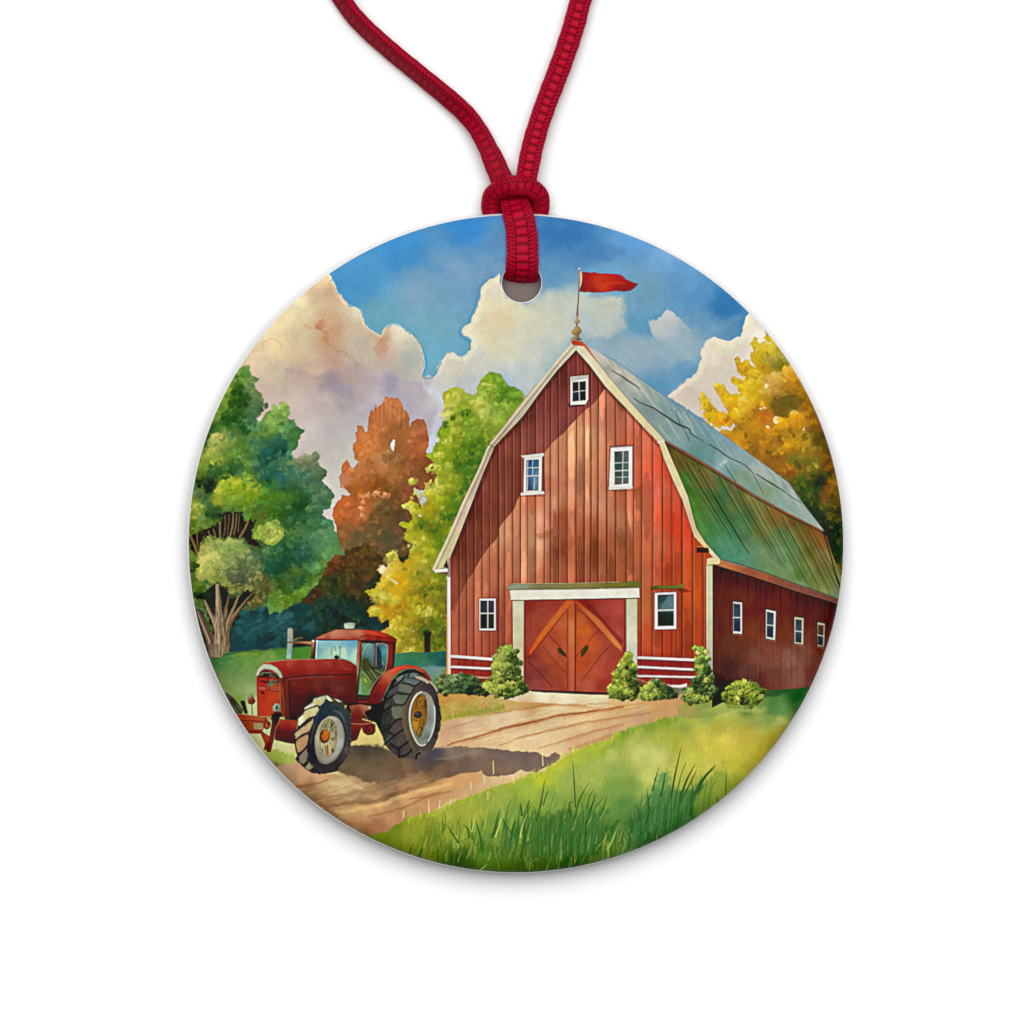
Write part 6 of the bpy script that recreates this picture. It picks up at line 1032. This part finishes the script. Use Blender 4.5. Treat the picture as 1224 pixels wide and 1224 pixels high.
for i_, f_ in ((ID['road'], (1.05, 1.09, 1.08)), (ID['door'], (1.09, 1.14, 1.06))):      # the painter mixed these a little paler
    mk = blur((IDS == i_).astype(np.float32)[..., None], 1.0); CAN = CAN*(1+mk*(np.array(f_, np.float32)-1))
CAN *= (1+0.035*fbm(xx, yy, 2.4, 90, 2)+0.035*fbm(xx, yy, 11, 93, 3))[..., None]
front = ((IDS == BN)&(xx < 852)).astype(np.float32)[..., None]; CAN = CAN*(1+blur(front, 1.0)*np.array([.05, .15, .17], np.float32))
side = ((IDS == BN)&(xx >= 852)).astype(np.float32)[..., None]; CAN = CAN*(1+blur(side, 1.0)*np.array([.04, .14, .10], np.float32))
for i_, f_ in ((ID['tree_orange'], (1.08, 1.15, 1.22)), (ID['tree_gold'], (1.08, 1.07, 1.0)), (ID['tractor'], (.97, 1.08, 1.04)), (ID['roof'], (1.04, 1.03, 1.03)), (ID['grass'], (1.05, 1.03, 1.0))):
    CAN = CAN*(1+blur((IDS == i_).astype(np.float32)[..., None], 1.0)*(np.array(f_, np.float32)-1))
IDS[(IDS == 0) & (yy > 560)] = ID['lawn']
np.clip(CAN, 0.02, 0.98, out=CAN)
# ------------------------------------------------------------------ the print laid on the glazed face
def to_lin(c): return np.where(c <= 0.04045, c/12.92, ((c+0.055)/1.055)**2.4)
ink = np.clip((to_lin(CAN)-VEIL)/LIT, 0.002, 0.95).astype(np.float32)
PXC, PYC = CX+0.85, CY+0.6      # the print sits a hair off centre and leaves a white sliver of rim
PRX, PRY = RX-1.6, RY-1.6
HPR = HR+1.3
vx, vy = np.meshgrid(gx, gy)
er = np.hypot((vx-PXC)/PRX, (vy-PYC)/PRY); hd = np.hypot(vx-HX, vy-HY)
okv = (er < 1) & (hd > HPR)
keep = okv[:-1, :-1] | okv[1:, :-1] | okv[:-1, 1:] | okv[1:, 1:]
x2 = vx.copy(); y2 = vy.copy()
o_ = er >= 1; x2[o_] = PXC+(vx[o_]-PXC)/er[o_]; y2[o_] = PYC+(vy[o_]-PYC)/er[o_]
i_ = hd <= HPR; hd_ = np.maximum(hd, 1e-3)
x2[i_] = HX+(vx[i_]-HX)/hd_[i_]*HPR; y2[i_] = HY+(vy[i_]-HY)/hd_[i_]*HPR
zz = dome(x2, y2)
co = np.stack([(x2-CX)*K, (CY-y2)*K, zz], -1).reshape(-1, 3)
colr = np.concatenate([ink, np.ones((NY, NX, 1), np.float32)], -1).reshape(-1, 4)
fid = IDS[:-1, :-1].copy(); fid[~keep] = -1
vi = np.arange(NY*NX, dtype=np.int32).reshape(NY, NX)
quads = np.stack([vi[1:, :-1], vi[1:, 1:], vi[:-1, 1:], vi[:-1, :-1]], -1)
m_ink, nt, b = material('printed_ink_under_glaze', (1, 1, 1), 0.42, 0.05)
at = nt.nodes.new('ShaderNodeAttribute'); at.attribute_name = 'ink'; nt.links.new(at.outputs['Color'], b.inputs['Base Color'])
nz = nt.nodes.new('ShaderNodeTexNoise'); nz.inputs['Scale'].default_value = 260; bp = nt.nodes.new('ShaderNodeBump'); bp.inputs['Strength'].default_value = 0.04; bp.inputs['Distance'].default_value = 0.0004
nt.links.new(nz.outputs[0], bp.inputs['Height']); nt.links.new(bp.outputs[0], b.inputs['Normal'])
def patch(name, ids, parent, label=None):
    q = quads[np.isin(fid, ids)]
    if len(q) == 0: return None
    u, inv = np.unique(q.ravel(), return_inverse=True)
    me = np_mesh(name, co[u], inv.reshape(-1, 4))
    ca = me.color_attributes.new('ink', 'FLOAT_COLOR', 'POINT'); ca.data.foreach_set('color', colr[u].ravel())
    o = link(name, me, m_ink, parent)
    if label: o['label'] = label
    return o
pic = patch('printed_picture', [ID['sky']], orn, 'watercolour farm picture printed on the face')
patch('painted_cloud', [ID['cloud']], pic)
patch('painted_tree', [ID['tree_green'], ID['tree_trunk']], pic, 'large green painted tree at the left edge')
patch('painted_tree', [ID['tree_orange']], pic, 'rust orange painted tree')
patch('painted_tree', [ID['tree_lime']], pic, 'lime and yellow painted tree beside the barn')
patch('painted_tree', [ID['tree_gold']], pic, 'golden painted tree behind the roof')
patch('painted_woods', [ID['woods']], pic); patch('painted_lawn', [ID['lawn']], pic); patch('painted_road', [ID['road']], pic); patch('painted_grass', [ID['grass']], pic)
patch('painted_barn', [ID['barn']], pic); patch('painted_roof', [ID['roof']], pic); patch('painted_barn_door', [ID['door']], pic); patch('painted_trim', [ID['trim']], pic); patch('painted_fence', [ID['fence']], pic)
for k in range(9): patch('painted_window', [WIN+k], pic)
for k in range(6): patch('painted_bush', [BUSH+k], pic)
patch('painted_tractor', [ID['tractor']], pic); patch('painted_wheel', [ID['wheel_front']], pic, 'front tractor wheel with pale tread'); patch('painted_wheel', [ID['wheel_rear']], pic, 'large dark rear tractor wheel')
patch('painted_flag', [ID['flag']], pic); patch('painted_flagpole', [ID['finial']], pic)
# ------------------------------------------------------------------ the ribbon
m_rib, nt, b = material('red_grosgrain_ribbon', (0.40, 0.002, 0.018), 0.5, 0.06)
at = nt.nodes.new('ShaderNodeAttribute'); at.attribute_name = 'weave'
rp = nt.nodes.new('ShaderNodeValToRGB'); rp.color_ramp.elements[0].color = (0.025, 0.0001, 0.002, 1); rp.color_ramp.elements[0].position = .15; rp.color_ramp.elements[1].color = (0.60, 0.003, 0.036, 1); e = rp.color_ramp.elements.new(0.55); e.color = (0.23, 0.0002, 0.010, 1)  # grooves darkened and rib tops brightened: shade and gloss put into the colour
nz = nt.nodes.new('ShaderNodeTexNoise'); nz.inputs['Scale'].default_value = 2600; nz.inputs['Detail'].default_value = 3
mx = nt.nodes.new('ShaderNodeMix'); mx.data_type = 'FLOAT'; mx.inputs[0].default_value = 0.30
nt.links.new(at.outputs['Fac'], mx.inputs[2]); nt.links.new(nz.outputs[0], mx.inputs[3]); nt.links.new(mx.outputs[0], rp.inputs[0]); nt.links.new(rp.outputs[0], b.inputs['Base Color'])
rib = bpy.data.objects.new('ribbon', None); scene.collection.objects.link(rib); rib.location = (sx(616), sy(240), 0); rib.empty_display_size = 0.01
rib['label'] = 'narrow red grosgrain ribbon knotted above the hole and looped through it'; rib['category'] = 'ribbon'
def smooth_path(p, step=1.0):
    p = np.array(p, float); out = []
    m = len(p)
    for i in range(m-1):
        a, b_, c, d = p[max(i-1, 0)], p[i], p[i+1], p[min(i+2, m-1)]
        n = max(2, int(np.linalg.norm(c[:3]-b_[:3])/step))
        for k in range(n):
            t = k/n; out.append(0.5*((2*b_)+(c-a)*t+(2*a-5*b_+4*c-d)*t*t+(3*b_-a-3*c+d)*t**3))
    out.append(p[-1]); return np.array(out)
def strip(name, pts, relief=1.0, period=10.0, thick=3.2, belly=0.0, phase=0.0, label=None, lift=0.0):
    """a woven band; each point: x, y, z (picture units), width, bank in degrees"""
    p = smooth_path(pts, 0.7); c = p[:, :3].copy(); c[:, 1] *= -1; c[:, 2] += lift
    d = np.gradient(c, axis=0); L_ = np.linalg.norm(d, axis=1); s = np.concatenate([[0], np.cumsum(L_[:-1])]); d /= L_[:, None]
    side = np.cross(d, [0, 0, 1.0]); bad = np.linalg.norm(side, axis=1) < 0.25
    side /= np.maximum(np.linalg.norm(side, axis=1), 1e-6)[:, None]
    if bad.any():                    # where the band runs straight down keep the last sideways direction
        good = np.nonzero(~bad)[0]
        for k in np.nonzero(bad)[0]: side[k] = side[good[np.argmin(abs(good-k))]]
    for _ in range(6):
        side[1:-1] = (side[:-2]+side[1:-1]+side[2:])/3
    side /= np.linalg.norm(side, axis=1)[:, None]
    nrm = np.cross(side, d); nrm /= np.linalg.norm(nrm, axis=1)[:, None]
    bk = np.radians(p[:, 4]); s2 = side*np.cos(bk)[:, None]+nrm*np.sin(bk)[:, None]; n2 = nrm*np.cos(bk)[:, None]-side*np.sin(bk)[:, None]
    nv = 41; v = np.linspace(-1, 1, nv); V, S = np.meshgrid(v, s)
    jit = 0.6*np.sin(S/7.3+phase)+0.4*np.sin(S/3.1+2*phase)
    rph = (S+jit)/period
    ribs = np.abs(np.sin(np.pi*rph))**0.55
    cen = 1/(1+np.exp((np.abs(V)-0.37)*40))
    g1 = np.exp(-((np.abs(V)-0.40)/0.05)**2); g2 = np.exp(-((np.abs(V)-0.60)/0.04)**2)+np.exp(-((np.abs(V)-0.80)/0.04)**2)
    th = np.abs(np.sin(np.pi*(S/4.6+np.abs(V)*1.6+0.3*np.sin(S/9))))**0.6
    th2 = np.abs(np.sin(np.pi*(S/5.0+0.5+np.abs(V)*1.2)))**0.6
    edge = np.clip((np.abs(V)-0.9)/0.1, 0, 1)
    weave = cen*(0.15+0.85*ribs)+(1-cen)*(0.25+0.75*np.where(np.abs(V) < 0.60, th, np.where(np.abs(V) < .8, th2, th)))
    weave = np.clip(weave-0.5*g1-0.3*g2, 0, 1)
    h = (weave-0.5)*2.0*relief - edge*1.0
    wv = 0.5+(weave-0.5)*(0.35+0.65*relief)
    W = p[:, 3][:, None]/2*(1+0.012*np.sin(S/4.7)+0.012*np.sin(S/2.3))
    bel = belly*np.sqrt(np.maximum(1-V*V, 0))
    up = c[:, None, :]+s2[:, None, :]*(V*W)[..., None]+n2[:, None, :]*(thick/2*np.sqrt(np.maximum(1-(V*0.97)**8, 0))+h*0.8+bel)[..., None]
    dn = c[:, None, :]+s2[:, None, :]*(V*W)[..., None]-n2[:, None, :]*(thick/2*np.sqrt(np.maximum(1-(V*0.97)**8, 0))+bel*0.3)[..., None]
    n = len(s); ring_ = np.concatenate([up, dn[:, ::-1]], 1)           # n x 2nv
    m = 2*nv; idx = np.arange(n*m).reshape(n, m); nx_ = np.roll(idx, -1, 1)
    f = np.stack([idx[:-1], nx_[:-1], nx_[1:], idx[1:]], -1).reshape(-1, 4)
    P_ = ring_.reshape(-1, 3)*K; o0 = np.array([616, -240, 0])*K
    me = np_mesh(name, P_-o0, f)
    at_ = me.attributes.new('weave', 'FLOAT', 'POINT'); at_.data.foreach_set('value', np.concatenate([wv, wv[:, ::-1]*0.8], 1).ravel().astype(np.float32))
    bmm = bmesh.new(); bmm.from_mesh(me)
    be = [e for e in bmm.edges if e.is_boundary]
    bmesh.ops.holes_fill(bmm, edges=be); bmesh.ops.recalc_face_normals(bmm, faces=bmm.faces); bmm.to_mesh(me); bmm.free()
    return link(name, me, m_rib, rib)
# left strand: turned half on edge high up, flat again near the knot
strip('strand', [(582,-350,12,20,0), (560,-351,12,20,0), (470,-340,9,20,0), (385,-262,9,20,0), (352,-150,10,20,-10), (376,-60,12,28,-45), (410,0,15,30,-57), (432,28,16,30,-57), (466,59,16,30,-57), (500,87,16,29,-55), (533,114,16,27,-48), (556,135,16,24,-34), (571,154,17,22,-18), (583,176,19,23,-8), (592,196,20,26,-4), (603,222,20,27,0)], relief=.42, period=9.5, phase=1, thick=10, lift=0)
strip('strand', [(560,-351,13,20,0), (650,-330,14,20,0), (718,-250,14,20,0), (733,-140,14,24,0), (712,-60,14,26,4), (694,0,14,25.5,6), (687.5,25,15,26,6), (679.7,50,15,26,6), (671,75,16,26,6), (661.5,100,16,26,6), (652,125,17,25.5,6), (643.5,150,18,25.5,4), (636.5,175,19,26,4), (631.5,200,22,26,0), (627,224,20,25,0)], relief=1.0, period=10.0, phase=2, thick=10, lift=0)
# knot: the wrap round the strands
strip('knot', [(590,262,10,20,0), (586,247,17,22,-12), (589,233,25,23,-22), (602,224,33,24,-16), (617,222,37,25,-6), (632,224,33,24,14), (644,233,25,23,26), (646.5,247,17,21,14), (643,262,10,20,0)], relief=.55, period=8.5, thick=7, belly=4.5, phase=3)
strip('knot', [(588,238,8,26,0), (602,240,10,30,0), (617,241,11,34,0), (632,240,10,30,0), (645,238,8,26,0)], relief=.3, period=9, thick=9, belly=3, phase=4)
# front of the loop: out of the knot, over the rim, down through the hole
strip('loop', [(x, y, z+5, w, a) for x, y, z, w, a in [(612,230,14,30,0), (615.5,243,24,34,0), (619,256,37,36,0), (622.5,270,39,37,0), (624,285,39,37.5,0), (624.5,300,39.5,38,2), (624.4,312,39.5,38.5,3), (624,321,36,39,3), (623.2,328,30,39.5,3), (622.6,333,22,39.5,2), (622.3,336.5,12,38,0), (622.2,338,4,30,0), (622.2,338,-4,20,0)]], relief=.9, period=10.4, thick=3.4, phase=5)
# back of the loop: flat under the disc, up to the knot
scene.render.resolution_x = 1024; scene.render.resolution_y = 1024
